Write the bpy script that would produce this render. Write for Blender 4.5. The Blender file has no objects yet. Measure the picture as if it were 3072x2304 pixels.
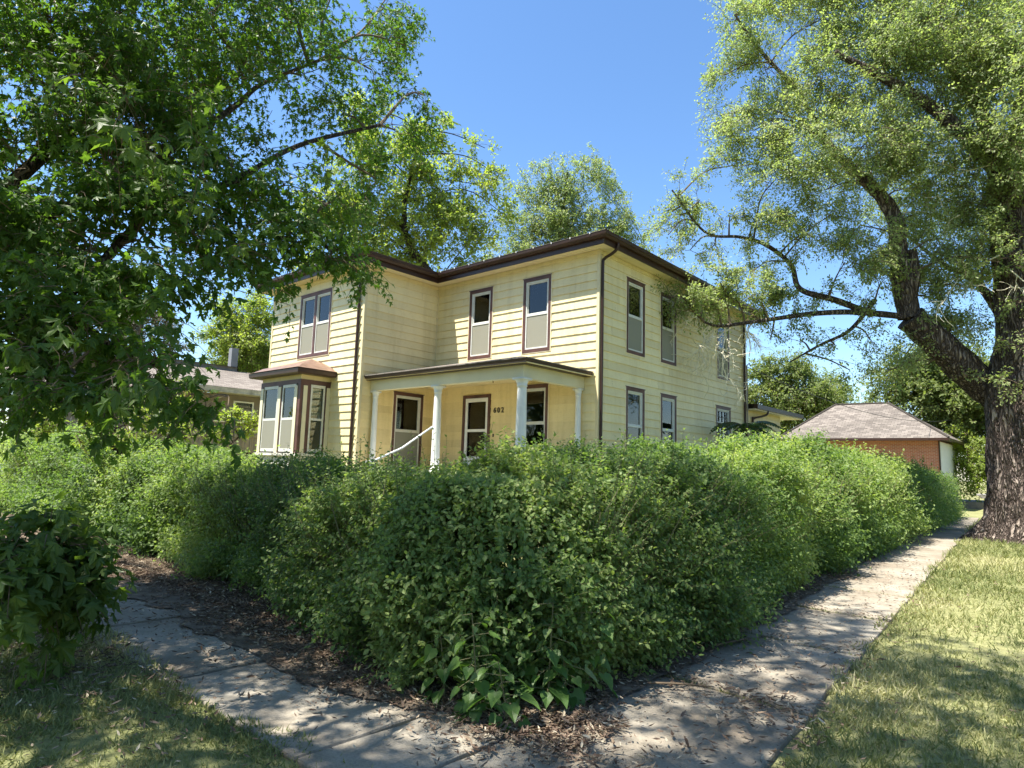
import bpy, math, random
import numpy as np
from mathutils import Matrix, Vector
rng = np.random.default_rng(7)
random.seed(7)
SC = bpy.context.scene
COL = SC.collection

# ------------------------------------------------------------------ camera
CAM = np.array([8.1296, -12.0754, 1.6])
FP, YAW, PITCH, ROLL = 647.18, -0.7256, 0.1262, 0.0298
Fv = np.array([math.sin(YAW)*math.cos(PITCH), math.cos(YAW)*math.cos(PITCH), math.sin(PITCH)])
R0 = np.cross(Fv, [0, 0, 1.0]); R0 /= np.linalg.norm(R0)
U0 = np.cross(R0, Fv)
Rv = math.cos(ROLL)*R0 + math.sin(ROLL)*U0
Uv = math.cos(ROLL)*U0 - math.sin(ROLL)*R0
cd = bpy.data.cameras.new('camera'); co = bpy.data.objects.new('camera', cd); COL.objects.link(co)
cd.sensor_width = 36; cd.lens = FP/1024*36; cd.clip_start = 0.05; cd.clip_end = 1500
M = Matrix(((Rv[0], Uv[0], -Fv[0], CAM[0]), (Rv[1], Uv[1], -Fv[1], CAM[1]), (Rv[2], Uv[2], -Fv[2], CAM[2]), (0, 0, 0, 1)))
co.matrix_world = M
SC.camera = co

def ray(px, py):
    return Fv*FP + Rv*(px-512) - Uv*(py-384)
def at(px, py, d):
    r = ray(px, py); return CAM + r*(d/math.hypot(r[0], r[1]))
def project(P):
    d = np.asarray(P, float) - CAM
    w = d@Fv
    return 512+FP*(d@Rv)/w, 384-FP*(d@Uv)/w, w

# ------------------------------------------------------------------ light
SUN_EL = math.radians(67.0)
SUN_DIR = np.array([-math.sin(math.radians(27))*math.cos(SUN_EL), -math.cos(math.radians(27))*math.cos(SUN_EL), math.sin(SUN_EL)])
world = bpy.data.worlds.new('World'); SC.world = world; world.use_nodes = True
wn = world.node_tree; wn.nodes.clear()
sky = wn.nodes.new('ShaderNodeTexSky'); sky.sky_type = 'NISHITA'; sky.sun_disc = False
sky.sun_elevation = SUN_EL
sky.sun_rotation = math.atan2(SUN_DIR[0], SUN_DIR[1])
sky.altitude = 300; sky.air_density = 1.0; sky.dust_density = 0.6; sky.ozone_density = 2.0
bg = wn.nodes.new('ShaderNodeBackground'); bg.inputs['Strength'].default_value = 0.105
wo = wn.nodes.new('ShaderNodeOutputWorld')
hs = wn.nodes.new('ShaderNodeHueSaturation'); hs.inputs['Saturation'].default_value = 1.16
wn.links.new(sky.outputs[0], hs.inputs['Color']); wn.links.new(hs.outputs[0], bg.inputs[0]); wn.links.new(bg.outputs[0], wo.inputs[0])
sl = bpy.data.lights.new('sun', 'SUN'); sl.energy = 4.9; sl.angle = math.radians(0.55); sl.color = (1.0, 0.95, 0.86)
so = bpy.data.objects.new('sun', sl); COL.objects.link(so)
so.rotation_euler = Vector(-SUN_DIR).to_track_quat('-Z', 'Y').to_euler()
so.location = (0, -20, 40)
SC.view_settings.view_transform = 'Standard'; SC.view_settings.look = 'None'
SC.view_settings.exposure = 1.46; SC.view_settings.gamma = 1.0
SC.view_settings.use_curve_mapping = False
SC.cycles.max_bounces = 8; SC.cycles.diffuse_bounces = 5; SC.cycles.glossy_bounces = 3
SC.cycles.transmission_bounces = 3; SC.cycles.transparent_max_bounces = 8
SC.cycles.caustics_reflective = False; SC.cycles.caustics_refractive = False
SC.cycles.use_denoising = True

# ------------------------------------------------------------------ object helpers
def tag(o, label=None, cat=None, group=None, kind=None):
    if label: o['label'] = label
    if cat: o['category'] = cat
    if group: o['group'] = group
    if kind: o['kind'] = kind
    return o
def empty(name, loc, label=None, cat=None, group=None):
    o = bpy.data.objects.new(name, None); COL.objects.link(o); o.location = loc
    o.empty_display_size = 0.2
    return tag(o, label, cat, group)

class MB:
    """collects polygons; builds ONE mesh object"""
    def __init__(s): s.v = []; s.n = 0; s.f = []; s.bulk = []; s.val = []
    def add(s, vs, fs, val=.5):
        b = s.n
        s.v.append(np.asarray(vs, float).reshape(-1, 3)); s.n += len(s.v[-1])
        s.f += [tuple(i+b for i in f) for f in fs]
        s.val.append(np.full(len(s.v[-1]), val))
        return s
    def addn(s, V, F, val=None):
        V = np.asarray(V, float).reshape(-1, 3); F = np.asarray(F, int)
        s.bulk.append(F + s.n); s.v.append(V); s.n += len(V)
        s.val.append(np.full(len(V), 0.5) if val is None else np.asarray(val, float)); return s
    def box(s, x0, x1, y0, y1, z0, z1):
        x0, x1 = min(x0, x1), max(x0, x1); y0, y1 = min(y0, y1), max(y0, y1); z0, z1 = min(z0, z1), max(z0, z1)
        return s.add([(x0,y0,z0),(x1,y0,z0),(x1,y1,z0),(x0,y1,z0),(x0,y0,z1),(x1,y0,z1),(x1,y1,z1),(x0,y1,z1)],
              [(0,3,2,1),(4,5,6,7),(0,1,5,4),(1,2,6,5),(2,3,7,6),(3,0,4,7)])
    def tube(s, P, r, n=8, cap=True):
        P = np.asarray(P, float); m = len(P)
        r = np.broadcast_to(np.asarray(r, float), (m,))
        T = np.gradient(P, axis=0); T /= np.linalg.norm(T, axis=1)[:, None]+1e-9
        ref = np.array([0, 0, 1.0]) if abs(T[0][2]) < .9 else np.array([1.0, 0, 0])
        A = np.cross(T[0], ref); A /= np.linalg.norm(A)
        V = np.zeros((m, n, 3)); an = np.arange(n)*2*math.pi/n
        for i in range(m):
            A = A - T[i]*(A@T[i]); A /= np.linalg.norm(A)+1e-9
            B = np.cross(T[i], A)
            V[i] = P[i] + r[i]*(np.cos(an)[:, None]*A + np.sin(an)[:, None]*B)
        i, j = np.meshgrid(np.arange(m-1), np.arange(n), indexing='ij'); k = (j+1) % n
        F = np.stack([i*n+j, i*n+k, (i+1)*n+k, (i+1)*n+j], -1).reshape(-1, 4)
        b = s.n
        s.addn(V, F)
        if cap:
            s.f.append(tuple(b+q for q in range(n-1, -1, -1))); s.f.append(tuple(b+(m-1)*n+q for q in range(n)))
        return s
    def build(s, name, mat, parent=None, smooth=False, loc=None):
        V = np.concatenate(s.v) if s.v else np.zeros((0, 3))
        if loc is not None: V = V - np.asarray(loc)
        sizes = [np.full(len(F), F.shape[1]) for F in s.bulk] + [np.array([len(f) for f in s.f], int)]
        idx = [F.ravel() for F in s.bulk] + [np.array([i for f in s.f for i in f], int)]
        sizes = np.concatenate(sizes).astype(np.int32); idx = np.concatenate(idx).astype(np.int32)
        me = bpy.data.meshes.new(name)
        me.vertices.add(len(V)); me.vertices.foreach_set('co', V.astype(np.float32).ravel())
        me.loops.add(len(idx)); me.loops.foreach_set('vertex_index', idx)
        me.polygons.add(len(sizes))
        st = np.concatenate([[0], np.cumsum(sizes)[:-1]]).astype(np.int32) if len(sizes) else np.zeros(0, np.int32)
        me.polygons.foreach_set('loop_start', st)
        me.polygons.foreach_set('use_smooth', np.full(len(sizes), bool(smooth)))
        me.update(calc_edges=True)
        a = me.attributes.new('v', 'FLOAT', 'POINT'); a.data.foreach_set('value', np.concatenate(s.val).astype(np.float32))
        me.materials.append(mat)
        o = bpy.data.objects.new(name, me); COL.objects.link(o)
        if loc is not None: o.location = loc
        if parent is not None:
            o.parent = parent
            o.matrix_parent_inverse = Matrix.Translation(-parent.location) if parent.type == 'EMPTY' else Matrix()
        return o

def smooth_path(P, n=6):
    P = np.asarray(P, float); Q = np.vstack([2*P[0]-P[1], P, 2*P[-1]-P[-2]]); out = []
    for i in range(1, len(Q)-2):
        for t in np.linspace(0, 1, n, endpoint=False):
            a, b, c, d = Q[i-1], Q[i], Q[i+1], Q[i+2]
            out.append(.5*((2*b)+(-a+c)*t+(2*a-5*b+4*c-d)*t*t+(-a+3*b-3*c+d)*t**3))
    out.append(P[-1]); return np.array(out)

def _h(i, j, k, s):
    n = (i*374761393 + j*668265263 + k*2147483647 + s*144665) & 0xffffffff
    n = ((n ^ (n >> 13))*1274126177) & 0xffffffff
    return ((n ^ (n >> 16)) & 0xffff)/65535.0
def vnoise(P, sc=1.0, seed=0):
    P = np.asarray(P, float)*sc; I = np.floor(P).astype(np.int64); f = P-I; f = f*f*(3-2*f); r = 0
    for a in (0, 1):
        for b in (0, 1):
            for c in (0, 1):
                w = (f[:, 0] if a else 1-f[:, 0])*(f[:, 1] if b else 1-f[:, 1])*(f[:, 2] if c else 1-f[:, 2])
                r = r + w*_h(I[:, 0]+a, I[:, 1]+b, I[:, 2]+c, seed)
    return r
def nrm(V): return V/(np.linalg.norm(V, axis=-1, keepdims=True)+1e-9)
def rdir(n): return nrm(rng.normal(size=(n, 3)))

# ------------------------------------------------------------------ materials
def newmat(name):
    m = bpy.data.materials.new(name); m.use_nodes = True; nt = m.node_tree; nt.nodes.clear()
    out = nt.nodes.new('ShaderNodeOutputMaterial'); return m, nt, out
def N(nt, t, **kw):
    n = nt.nodes.new(t)
    for k, v in kw.items():
        if k in n.inputs.keys(): n.inputs[k].default_value = v
        else: setattr(n, k, v)
    return n
def L(nt, a, b): nt.links.new(a, b)
def ramp(nt, fac, stops):
    r = nt.nodes.new('ShaderNodeValToRGB'); e = r.color_ramp.elements
    while len(e) < len(stops): e.new(0.5)
    for q, (p, c) in zip(e, stops):
        q.position = p; q.color = (*c, 1)
    nt.links.new(fac, r.inputs[0]); return r.outputs[0]
def noise_tex(nt, scale, detail=4, vec=None, rough=0.55):
    n = N(nt, 'ShaderNodeTexNoise'); n.inputs['Scale'].default_value = scale; n.inputs['Detail'].default_value = detail
    n.inputs['Roughness'].default_value = rough
    if vec is not None: L(nt, vec, n.inputs['Vector'])
    return n
def coords(nt, scale=(1, 1, 1), kind='Object'):
    tc = N(nt, 'ShaderNodeTexCoord'); mp = N(nt, 'ShaderNodeMapping'); mp.inputs['Scale'].default_value = scale
    L(nt, tc.outputs[kind], mp.inputs[0]); return mp.outputs[0]
def simple(name, col, rough=0.6, var=0.12, scale=3.0, bump=0.0, bscale=60, stretch=(1, 1, 1), spec=0.4, metal=0.0, dirt=None):
    m, nt, out = newmat(name)
    b = N(nt, 'ShaderNodeBsdfPrincipled'); b.inputs['Roughness'].default_value = rough
    b.inputs['Specular IOR Level'].default_value = spec; b.inputs['Metallic'].default_value = metal
    v = coords(nt, stretch)
    n = noise_tex(nt, scale, 5, v)
    lo = tuple(c*(1-var) for c in col); hi = tuple(min(1, c*(1+var)) for c in col)
    if dirt: lo = dirt
    L(nt, ramp(nt, n.outputs[0], [(0.3, lo), (0.7, hi)]), b.inputs['Base Color'])
    if bump:
        n2 = noise_tex(nt, bscale, 3, v); bp = N(nt, 'ShaderNodeBump'); bp.inputs['Strength'].default_value = bump
        bp.inputs['Distance'].default_value = 0.02
        L(nt, n2.outputs[0], bp.inputs['Height']); L(nt, bp.outputs[0], b.inputs['Normal'])
    L(nt, b.outputs[0], out.inputs[0]); return m
def leafmat(name, stops, trans=0.35, rough=0.45, tcol=None, spec=0.35):
    m, nt, out = newmat(name)
    a = N(nt, 'ShaderNodeAttribute'); a.attribute_name = 'v'
    c = ramp(nt, a.outputs['Fac'], stops)
    b = N(nt, 'ShaderNodeBsdfPrincipled'); b.inputs['Roughness'].default_value = rough
    b.inputs['Specular IOR Level'].default_value = spec
    L(nt, c, b.inputs['Base Color'])
    t = N(nt, 'ShaderNodeBsdfTranslucent')
    mx = N(nt, 'ShaderNodeMix'); mx.data_type = 'RGBA'; mx.blend_type = 'MULTIPLY'; mx.inputs[0].default_value = 1.0
    L(nt, c, mx.inputs[6]); mx.inputs[7].default_value = (*(tcol or (1.5, 1.55, 0.6)), 1)
    L(nt, mx.outputs[2], t.inputs['Color'])
    ms = N(nt, 'ShaderNodeMixShader'); ms.inputs[0].default_value = trans
    L(nt, b.outputs[0], ms.inputs[1]); L(nt, t.outputs[0], ms.inputs[2]); L(nt, ms.outputs[0], out.inputs[0])
    return m

MAT = {}
def sidingmat(name, col):
    m, nt, out = newmat(name)
    b = N(nt, 'ShaderNodeBsdfPrincipled'); b.inputs['Roughness'].default_value = .5; b.inputs['Specular IOR Level'].default_value = .3
    a = N(nt, 'ShaderNodeAttribute'); a.attribute_name = 'v'
    c = ramp(nt, a.outputs['Fac'], [(0, tuple(q*.90 for q in col)), (1, tuple(min(.88, q*1.06) for q in col))])
    st = noise_tex(nt, 1.6, 6, coords(nt, (2.2, 2.2, .22)), .65); big = noise_tex(nt, .7, 5, coords(nt), .6); fin = noise_tex(nt, 14, 4, coords(nt, (.6, .6, 2)), .7)
    for n_, stops, f in ((st, [(.30, (.76, .73, .66)), (.52, (1, 1, 1))], .55), (big, [(.32, (.86, .84, .78)), (.6, (1, 1, 1))], .7), (fin, [(.28, (.84, .82, .76)), (.5, (1, 1, 1))], .5)):
        mx = N(nt, 'ShaderNodeMix'); mx.data_type = 'RGBA'; mx.blend_type = 'MULTIPLY'; mx.inputs[0].default_value = f
        L(nt, c, mx.inputs[6]); L(nt, ramp(nt, n_.outputs[0], stops), mx.inputs[7]); c = mx.outputs[2]
    L(nt, c, b.inputs['Base Color'])
    bp = N(nt, 'ShaderNodeBump'); bp.inputs['Strength'].default_value = .25; bp.inputs['Distance'].default_value = .006
    L(nt, big.outputs[0], bp.inputs['Height']); L(nt, bp.outputs[0], b.inputs['Normal'])
    L(nt, b.outputs[0], out.inputs[0]); return m
MAT['siding'] = sidingmat('yellow_siding', (0.84, 0.725, 0.43))
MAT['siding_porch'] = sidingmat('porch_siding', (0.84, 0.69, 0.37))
MAT['cboard'] = simple('corner_metal', (0.70, 0.60, 0.36), .5, .08, 3)
MAT['soffit'] = simple('cream_soffit', (0.82, 0.72, 0.50), 0.5, 0.05, 2)
MAT['beam'] = simple('cream_beam', (0.70, 0.64, 0.44), 0.5, 0.06, 2, 0.1, 12)
MAT['brown'] = simple('brown_gutter_metal', (0.045, 0.022, 0.016), 0.38, 0.2, 2.5, 0.05, 20)
MAT['trim'] = simple('brown_trim', (0.105, 0.050, 0.040), 0.5, 0.35, 3, 0.15, 30)
MAT['white'] = simple('white_paint', (0.78, 0.78, 0.74), 0.45, 0.06, 5, 0.05, 30)
MAT['sash'] = simple('sash_white', (0.66, 0.66, 0.60), 0.5, 0.08, 8, 0.05, 30)
MAT['screen'] = simple('window_screen', (0.27, 0.27, 0.22), 0.75, 0.12, 2.2, 0.0, spec=0.15)
def screenmat():
    m, nt, out = newmat('insect_screen')
    b = N(nt, 'ShaderNodeBsdfPrincipled'); b.inputs['Base Color'].default_value = (.37, .36, .285, 1); b.inputs['Roughness'].default_value = .7; b.inputs['Specular IOR Level'].default_value = .15
    t = N(nt, 'ShaderNodeBsdfTransparent'); ms = N(nt, 'ShaderNodeMixShader'); ms.inputs[0].default_value = .36
    L(nt, b.outputs[0], ms.inputs[1]); L(nt, t.outputs[0], ms.inputs[2]); L(nt, ms.outputs[0], out.inputs[0]); return m
MAT['screen'] = screenmat()
MAT['curtain'] = simple('curtain_fabric', (0.62, 0.61, 0.52), 0.9, 0.25, 9, 0.3, 14, (4, 4, .3))
MAT['room'] = simple('interior_painted_dark', (0.035, 0.032, 0.026), 0.9, 0.4, 2)  # near black colour stands in for the shade of unlit rooms
MAT['wood_door'] = simple('varnished_wood', (0.55, 0.27, 0.10), 0.5, 0.30, 5, 0.1, 30, (6, 6, .5))
MAT['copper'] = simple('worn_copper_brown_roof', (0.185, 0.115, 0.082), 0.45, 0.22, 5, 0.1, 20)
MAT['metal'] = simple('door_hardware', (0.25, 0.22, 0.18), 0.35, 0.1, 8, metal=0.7)
MAT['dark'] = simple('dark_number', (0.03, 0.018, 0.012), 0.5, 0.1)
MAT['stone'] = simple('painted_block_foundation', (0.62, 0.60, 0.52), 0.8, 0.25, 6, 0.5, 14)
MAT['post_wood'] = simple('weathered_wood', (0.26, 0.22, 0.16), 0.85, 0.3, 6, 0.4, 30, (4, 4, .4))
MAT['wire'] = simple('black_wire', (0.02, 0.02, 0.02), 0.6)

def glassmat():
    m, nt, out = newmat('window_glass')
    g = N(nt, 'ShaderNodeBsdfGlossy'); g.inputs['Roughness'].default_value = 0.015; g.inputs['Color'].default_value = (.95, .97, .96, 1)
    n = noise_tex(nt, 1.3, 1, coords(nt)); bp = N(nt, 'ShaderNodeBump'); bp.inputs['Strength'].default_value = 0.15; bp.inputs['Distance'].default_value = 0.02
    L(nt, n.outputs[0], bp.inputs['Height']); L(nt, bp.outputs[0], g.inputs['Normal'])
    t = N(nt, 'ShaderNodeBsdfTransparent'); t.inputs['Color'].default_value = (.80, .84, .80, 1)
    f = N(nt, 'ShaderNodeFresnel'); f.inputs['IOR'].default_value = 1.6
    ms = N(nt, 'ShaderNodeMixShader'); L(nt, f.outputs[0], ms.inputs[0]); L(nt, t.outputs[0], ms.inputs[1]); L(nt, g.outputs[0], ms.inputs[2])
    L(nt, ms.outputs[0], out.inputs[0]); return m
MAT['glass'] = glassmat()

def shingle(name, c1, c2, sc=5.0):
    m, nt, out = newmat(name)
    b = N(nt, 'ShaderNodeBsdfPrincipled'); b.inputs['Roughness'].default_value = 0.9; b.inputs['Specular IOR Level'].default_value = 0.15
    tc = N(nt, 'ShaderNodeUVMap')
    br = N(nt, 'ShaderNodeTexBrick'); br.inputs['Scale'].default_value = 1.0
    br.inputs['Brick Width'].default_value = 0.32; br.inputs['Row Height'].default_value = 0.14; br.inputs['Mortar Size'].default_value = 0.008
    br.inputs['Color1'].default_value = (*c1, 1); br.inputs['Color2'].default_value = (*c2, 1); br.inputs['Mortar'].default_value = (*[c*.45 for c in c1], 1)
    L(nt, tc.outputs[0], br.inputs['Vector'])
    n = noise_tex(nt, 1.1, 5); mx = N(nt, 'ShaderNodeMix'); mx.data_type = 'RGBA'; mx.blend_type = 'OVERLAY'; mx.inputs[0].default_value = 0.5
    L(nt, br.outputs[0], mx.inputs[6]); L(nt, n.outputs[0], mx.inputs[7]); L(nt, mx.outputs[2], b.inputs['Base Color'])
    L(nt, b.outputs[0], out.inputs[0]); return m
MAT['shingle_grey'] = shingle('grey_brown_shingles', (0.17, 0.145, 0.125), (0.25, 0.22, 0.19))
MAT['shingle_pink'] = shingle('pinkish_brown_shingles', (0.125, 0.108, 0.094), (0.23, 0.20, 0.172))
def brickmat():
    m, nt, out = newmat('red_brick')
    b = N(nt, 'ShaderNodeBsdfPrincipled'); b.inputs['Roughness'].default_value = 0.85
    uv = N(nt, 'ShaderNodeUVMap')
    br = N(nt, 'ShaderNodeTexBrick'); br.inputs['Scale'].default_value = 1.0
    br.inputs['Brick Width'].default_value = 0.21; br.inputs['Row Height'].default_value = 0.075; br.inputs['Mortar Size'].default_value = 0.007
    br.inputs['Color1'].default_value = (.50, .165, .085, 1); br.inputs['Color2'].default_value = (.36, .115, .065, 1); br.inputs['Mortar'].default_value = (.50, .40, .33, 1)
    L(nt, uv.outputs[0], br.inputs['Vector']); L(nt, br.outputs[0], b.inputs['Base Color'])
    L(nt, b.outputs[0], out.inputs[0]); return m
MAT['brick'] = brickmat()

def uv_planar(o, U, V):
    me = o.data; uv = me.uv_layers.new(name='UVMap'); n = len(me.loops)
    vi = np.zeros(n, np.int32); me.loops.foreach_get('vertex_index', vi)
    co_ = np.zeros(len(me.vertices)*3, np.float32); me.vertices.foreach_get('co', co_); co_ = co_.reshape(-1, 3)
    P = co_[vi]; W = np.stack([P@np.array(U, np.float32), P@np.array(V, np.float32)], -1)
    uv.data.foreach_set('uv', W.astype(np.float32).ravel())
def uv_slopes(o):
    """per-face planar uv: u along the eave, v up the slope"""
    me = o.data; uv = me.uv_layers.new(name='UVMap')
    for p in me.polygons:
        n = Vector(p.normal); u = Vector((0, 0, 1)).cross(n)
        if u.length < 1e-3: u = Vector((1, 0, 0))
        u.normalize(); w = n.cross(u)
        for li in p.loop_indices:
            c = me.vertices[me.loops[li].vertex_index].co; uv.data[li].uv = (c.dot(u), c.dot(w))

# bark
def barkmat(name, c1, c2, sc=(5, 5, .9), strength=1.0):
    m, nt, out = newmat(name)
    b = N(nt, 'ShaderNodeBsdfPrincipled'); b.inputs['Roughness'].default_value = 0.95; b.inputs['Specular IOR Level'].default_value = 0.1
    v = coords(nt, sc)
    w = noise_tex(nt, .8, 3, v); va = N(nt, 'ShaderNodeVectorMath'); va.operation = 'SCALE'; va.inputs['Scale'].default_value = 1.3; L(nt, w.outputs[1], va.inputs[0])
    vb = N(nt, 'ShaderNodeVectorMath'); vb.operation = 'ADD'; L(nt, v, vb.inputs[0]); L(nt, va.outputs[0], vb.inputs[1])
    n1 = noise_tex(nt, 1.7, 3, vb.outputs[0], .5)
    s1 = N(nt, 'ShaderNodeMath'); s1.operation = 'SUBTRACT'; L(nt, n1.outputs[0], s1.inputs[0]); s1.inputs[1].default_value = .5
    s2 = N(nt, 'ShaderNodeMath'); s2.operation = 'ABSOLUTE'; L(nt, s1.outputs[0], s2.inputs[0])
    vo = N(nt, 'ShaderNodeTexVoronoi'); vo.feature = 'DISTANCE_TO_EDGE'; vo.inputs['Scale'].default_value = 1.5; L(nt, vb.outputs[0], vo.inputs['Vector'])
    s3 = N(nt, 'ShaderNodeMath'); s3.operation = 'MULTIPLY'; L(nt, vo.outputs[0], s3.inputs[0]); s3.inputs[1].default_value = .7
    mn = N(nt, 'ShaderNodeMath'); mn.operation = 'SMOOTH_MIN'; mn.inputs[2].default_value = .05; L(nt, s2.outputs[0], mn.inputs[0]); L(nt, s3.outputs[0], mn.inputs[1])
    c = ramp(nt, mn.outputs[0], [(0.0, tuple(q*.35 for q in c1)), (0.035, c1), (0.13, c2)])
    n = noise_tex(nt, 2.2, 8, v, .7)
    mx = N(nt, 'ShaderNodeMix'); mx.data_type = 'RGBA'; mx.blend_type = 'OVERLAY'; mx.inputs[0].default_value = 0.75
    L(nt, c, mx.inputs[6]); L(nt, n.outputs[0], mx.inputs[7]); L(nt, mx.outputs[2], b.inputs['Base Color'])
    bp = N(nt, 'ShaderNodeBump'); bp.inputs['Strength'].default_value = strength; bp.inputs['Distance'].default_value = 0.10
    r2 = ramp(nt, mn.outputs[0], [(0.0, (0, 0, 0)), (0.14, (1, 1, 1))])
    L(nt, r2, bp.inputs['Height']); L(nt, bp.outputs[0], b.inputs['Normal'])
    L(nt, b.outputs[0], out.inputs[0]); return m
MAT['bark_big'] = barkmat('deep_furrowed_bark', (0.13, 0.10, 0.085), (0.34, 0.28, 0.235), (5.5, 5.5, 1.15), 1.0)
MAT['bark'] = barkmat('grey_brown_bark', (0.10, 0.08, 0.06), (0.2, 0.17, 0.14), (11, 11, 2.2))
MAT['twig'] = simple('brown_twigs', (0.13, 0.095, 0.06), 0.9, 0.3, 6)
MAT['deadtwig'] = simple('bleached_dead_twigs', (0.74, 0.68, 0.50), 0.85, 0.2, 6)
MAT['hstem'] = simple('hedge_stems', (0.16, 0.15, 0.07), 0.85, 0.3, 6)
# leaves
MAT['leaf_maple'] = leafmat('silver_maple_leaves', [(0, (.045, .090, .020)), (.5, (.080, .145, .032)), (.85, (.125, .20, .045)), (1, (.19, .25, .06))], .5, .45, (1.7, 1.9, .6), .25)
MAT['leaf_maple_pale'] = leafmat('lightened_maple_leaves', [(0, (.06, .12, .03)), (.6, (.11, .17, .04)), (1, (.17, .23, .06))], .5, .45, (1.7, 1.8, .6))  # paler maple copy; sunlight put into its colour for the near sprays
MAT['leaf_big'] = leafmat('pale_green_leaves', [(0, (.15, .20, .075)), (.5, (.235, .29, .12)), (.9, (.32, .36, .17)), (1, (.40, .40, .22))], .52, .45, (1.7, 1.8, .9), .3)
MAT['leaf_hedge'] = leafmat('hedge_leaves', [(0, (.055, .105, .030)), (.4, (.135, .21, .062)), (.8, (.26, .33, .11)), (1, (.38, .40, .18))], .45, .5, (1.7, 1.8, .8), .3)
MAT['leaf_weed'] = leafmat('broad_weed_leaves', [(0, (.06, .13, .03)), (.7, (.12, .21, .05)), (1, (.26, .30, .15))], .42, .45, (1.5, 1.7, .7))
MAT['leaf_yel'] = leafmat('yellow_green_leaves', [(0, (.14, .20, .04)), (.5, (.22, .28, .065)), (1, (.31, .34, .10))], .54, .45, (1.7, 1.8, .7), .3)
MAT['leaf_mid'] = leafmat('mid_green_leaves', [(0, (.11, .15, .045)), (.5, (.165, .21, .065)), (1, (.23, .26, .09))], .5, .5, (1.6, 1.7, .8), .3)
MAT['leaf_grey'] = leafmat('greyish_leaves', [(0, (.12, .12, .09)), (.5, (.17, .17, .12)), (1, (.22, .22, .16))], .35, .6, (1.2, 1.2, .8))
MAT['leaf_sumac'] = leafmat('sumac_leaves', [(0, (.03, .07, .015)), (1, (.06, .11, .025))], .3, .4)
MAT['litter'] = leafmat('dry_fallen_leaves', [(0, (.08, .052, .037)), (.5, (.21, .15, .108)), (.8, (.30, .23, .16)), (1, (.55, .48, .36))], .12, .8, (1, .9, .7), .15)
MAT['grass'] = leafmat('lawn_grass', [(0, (.11, .145, .048)), (.4, (.22, .245, .095)), (.7, (.38, .37, .18)), (1, (.60, .54, .36))], .3, .6, (1.2, 1.2, .7), .2)
MAT['car_paint'] = simple('silver_car_paint', (0.5, 0.53, 0.56), 0.3, 0.03, metal=0.5)
MAT['car_glass'] = simple('car_glass', (0.02, 0.025, 0.03), 0.06, 0.05, spec=0.8)
MAT['tyre'] = simple('tyre_rubber', (0.02, 0.02, 0.02), 0.85)
# ------------------------------------------------------------------ ground
def sstep(a, b, x): t = np.clip((x-a)/(b-a), 0, 1); return t*t*(3-2*t)
def gz(x, y):
    x = np.asarray(x, float); y = np.asarray(y, float)
    yard = sstep(4.0, 1.5, x)*sstep(-7.6, -5.4, y)
    return 0.5*yard
def xr(y): return 6.15-0.07*y
def axis(lo, hi):
    a = [0.0]; s = .45
    pos = [0.0]
    while pos[-1] < hi: pos.append(pos[-1]+s); s *= 1.0 if pos[-1] < 16 else 1.22
    neg = [0.0]; s = .45
    while neg[-1] > lo: neg.append(neg[-1]-s); s *= 1.0 if neg[-1] > -16 else 1.22
    return np.array(sorted(set(neg+pos)))
ax = axis(-420, 420); ay = axis(-420, 420)
X, Y = np.meshgrid(ax, ay, indexing='ij')
Z = gz(X, Y)+ (vnoise(np.stack([X.ravel(), Y.ravel(), 0*X.ravel()], -1), .5, 3).reshape(X.shape)-.5)*.05
walkm = ((np.abs(Y+9.35) < .9) & (X < 6.9)) | ((X > xr(Y)-1.5) & (X < xr(Y)+.25) & (Y > -10.4))
Z = np.where(walkm, -0.03, Z)
i, j = np.meshgrid(np.arange(len(ax)-1), np.arange(len(ay)-1), indexing='ij'); n_ = len(ay)
F = np.stack([i*n_+j, (i+1)*n_+j, (i+1)*n_+j+1, i*n_+j+1], -1).reshape(-1, 4)
def groundmat():
    m, nt, out = newmat('lawn_soil')
    b = N(nt, 'ShaderNodeBsdfPrincipled'); b.inputs['Roughness'].default_value = 1.0; b.inputs['Specular IOR Level'].default_value = 0.05
    v = coords(nt)
    n1 = noise_tex(nt, 0.35, 6, v); n2 = noise_tex(nt, 9, 8, v, .7)
    c1 = ramp(nt, n1.outputs[0], [(0.3, (.21, .225, .095)), (0.6, (.33, .325, .155)), (0.8, (.46, .41, .25))])
    c2 = ramp(nt, n2.outputs[0], [(0.3, (.35, .35, .3)), (0.7, (1, 1, 1))])
    mx = N(nt, 'ShaderNodeMix'); mx.data_type = 'RGBA'; mx.blend_type = 'MULTIPLY'; mx.inputs[0].default_value = .8
    L(nt, c1, mx.inputs[6]); L(nt, c2, mx.inputs[7]); L(nt, mx.outputs[2], b.inputs['Base Color'])
    bp = N(nt, 'ShaderNodeBump'); bp.inputs['Strength'].default_value = .6; bp.inputs['Distance'].default_value = .04
    L(nt, n2.outputs[0], bp.inputs['Height']); L(nt, bp.outputs[0], b.inputs['Normal'])
    L(nt, b.outputs[0], out.inputs[0]); return m
def dirtmat(name, c1, c2, sc):
    return simple(name, c1, .95, .3, sc, .6, 40, spec=.05, dirt=c2)
m = MB(); m.addn(np.stack([X, Y, Z], -1), F)
g = m.build('ground', groundmat(), smooth=True); tag(g, kind='structure')
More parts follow.
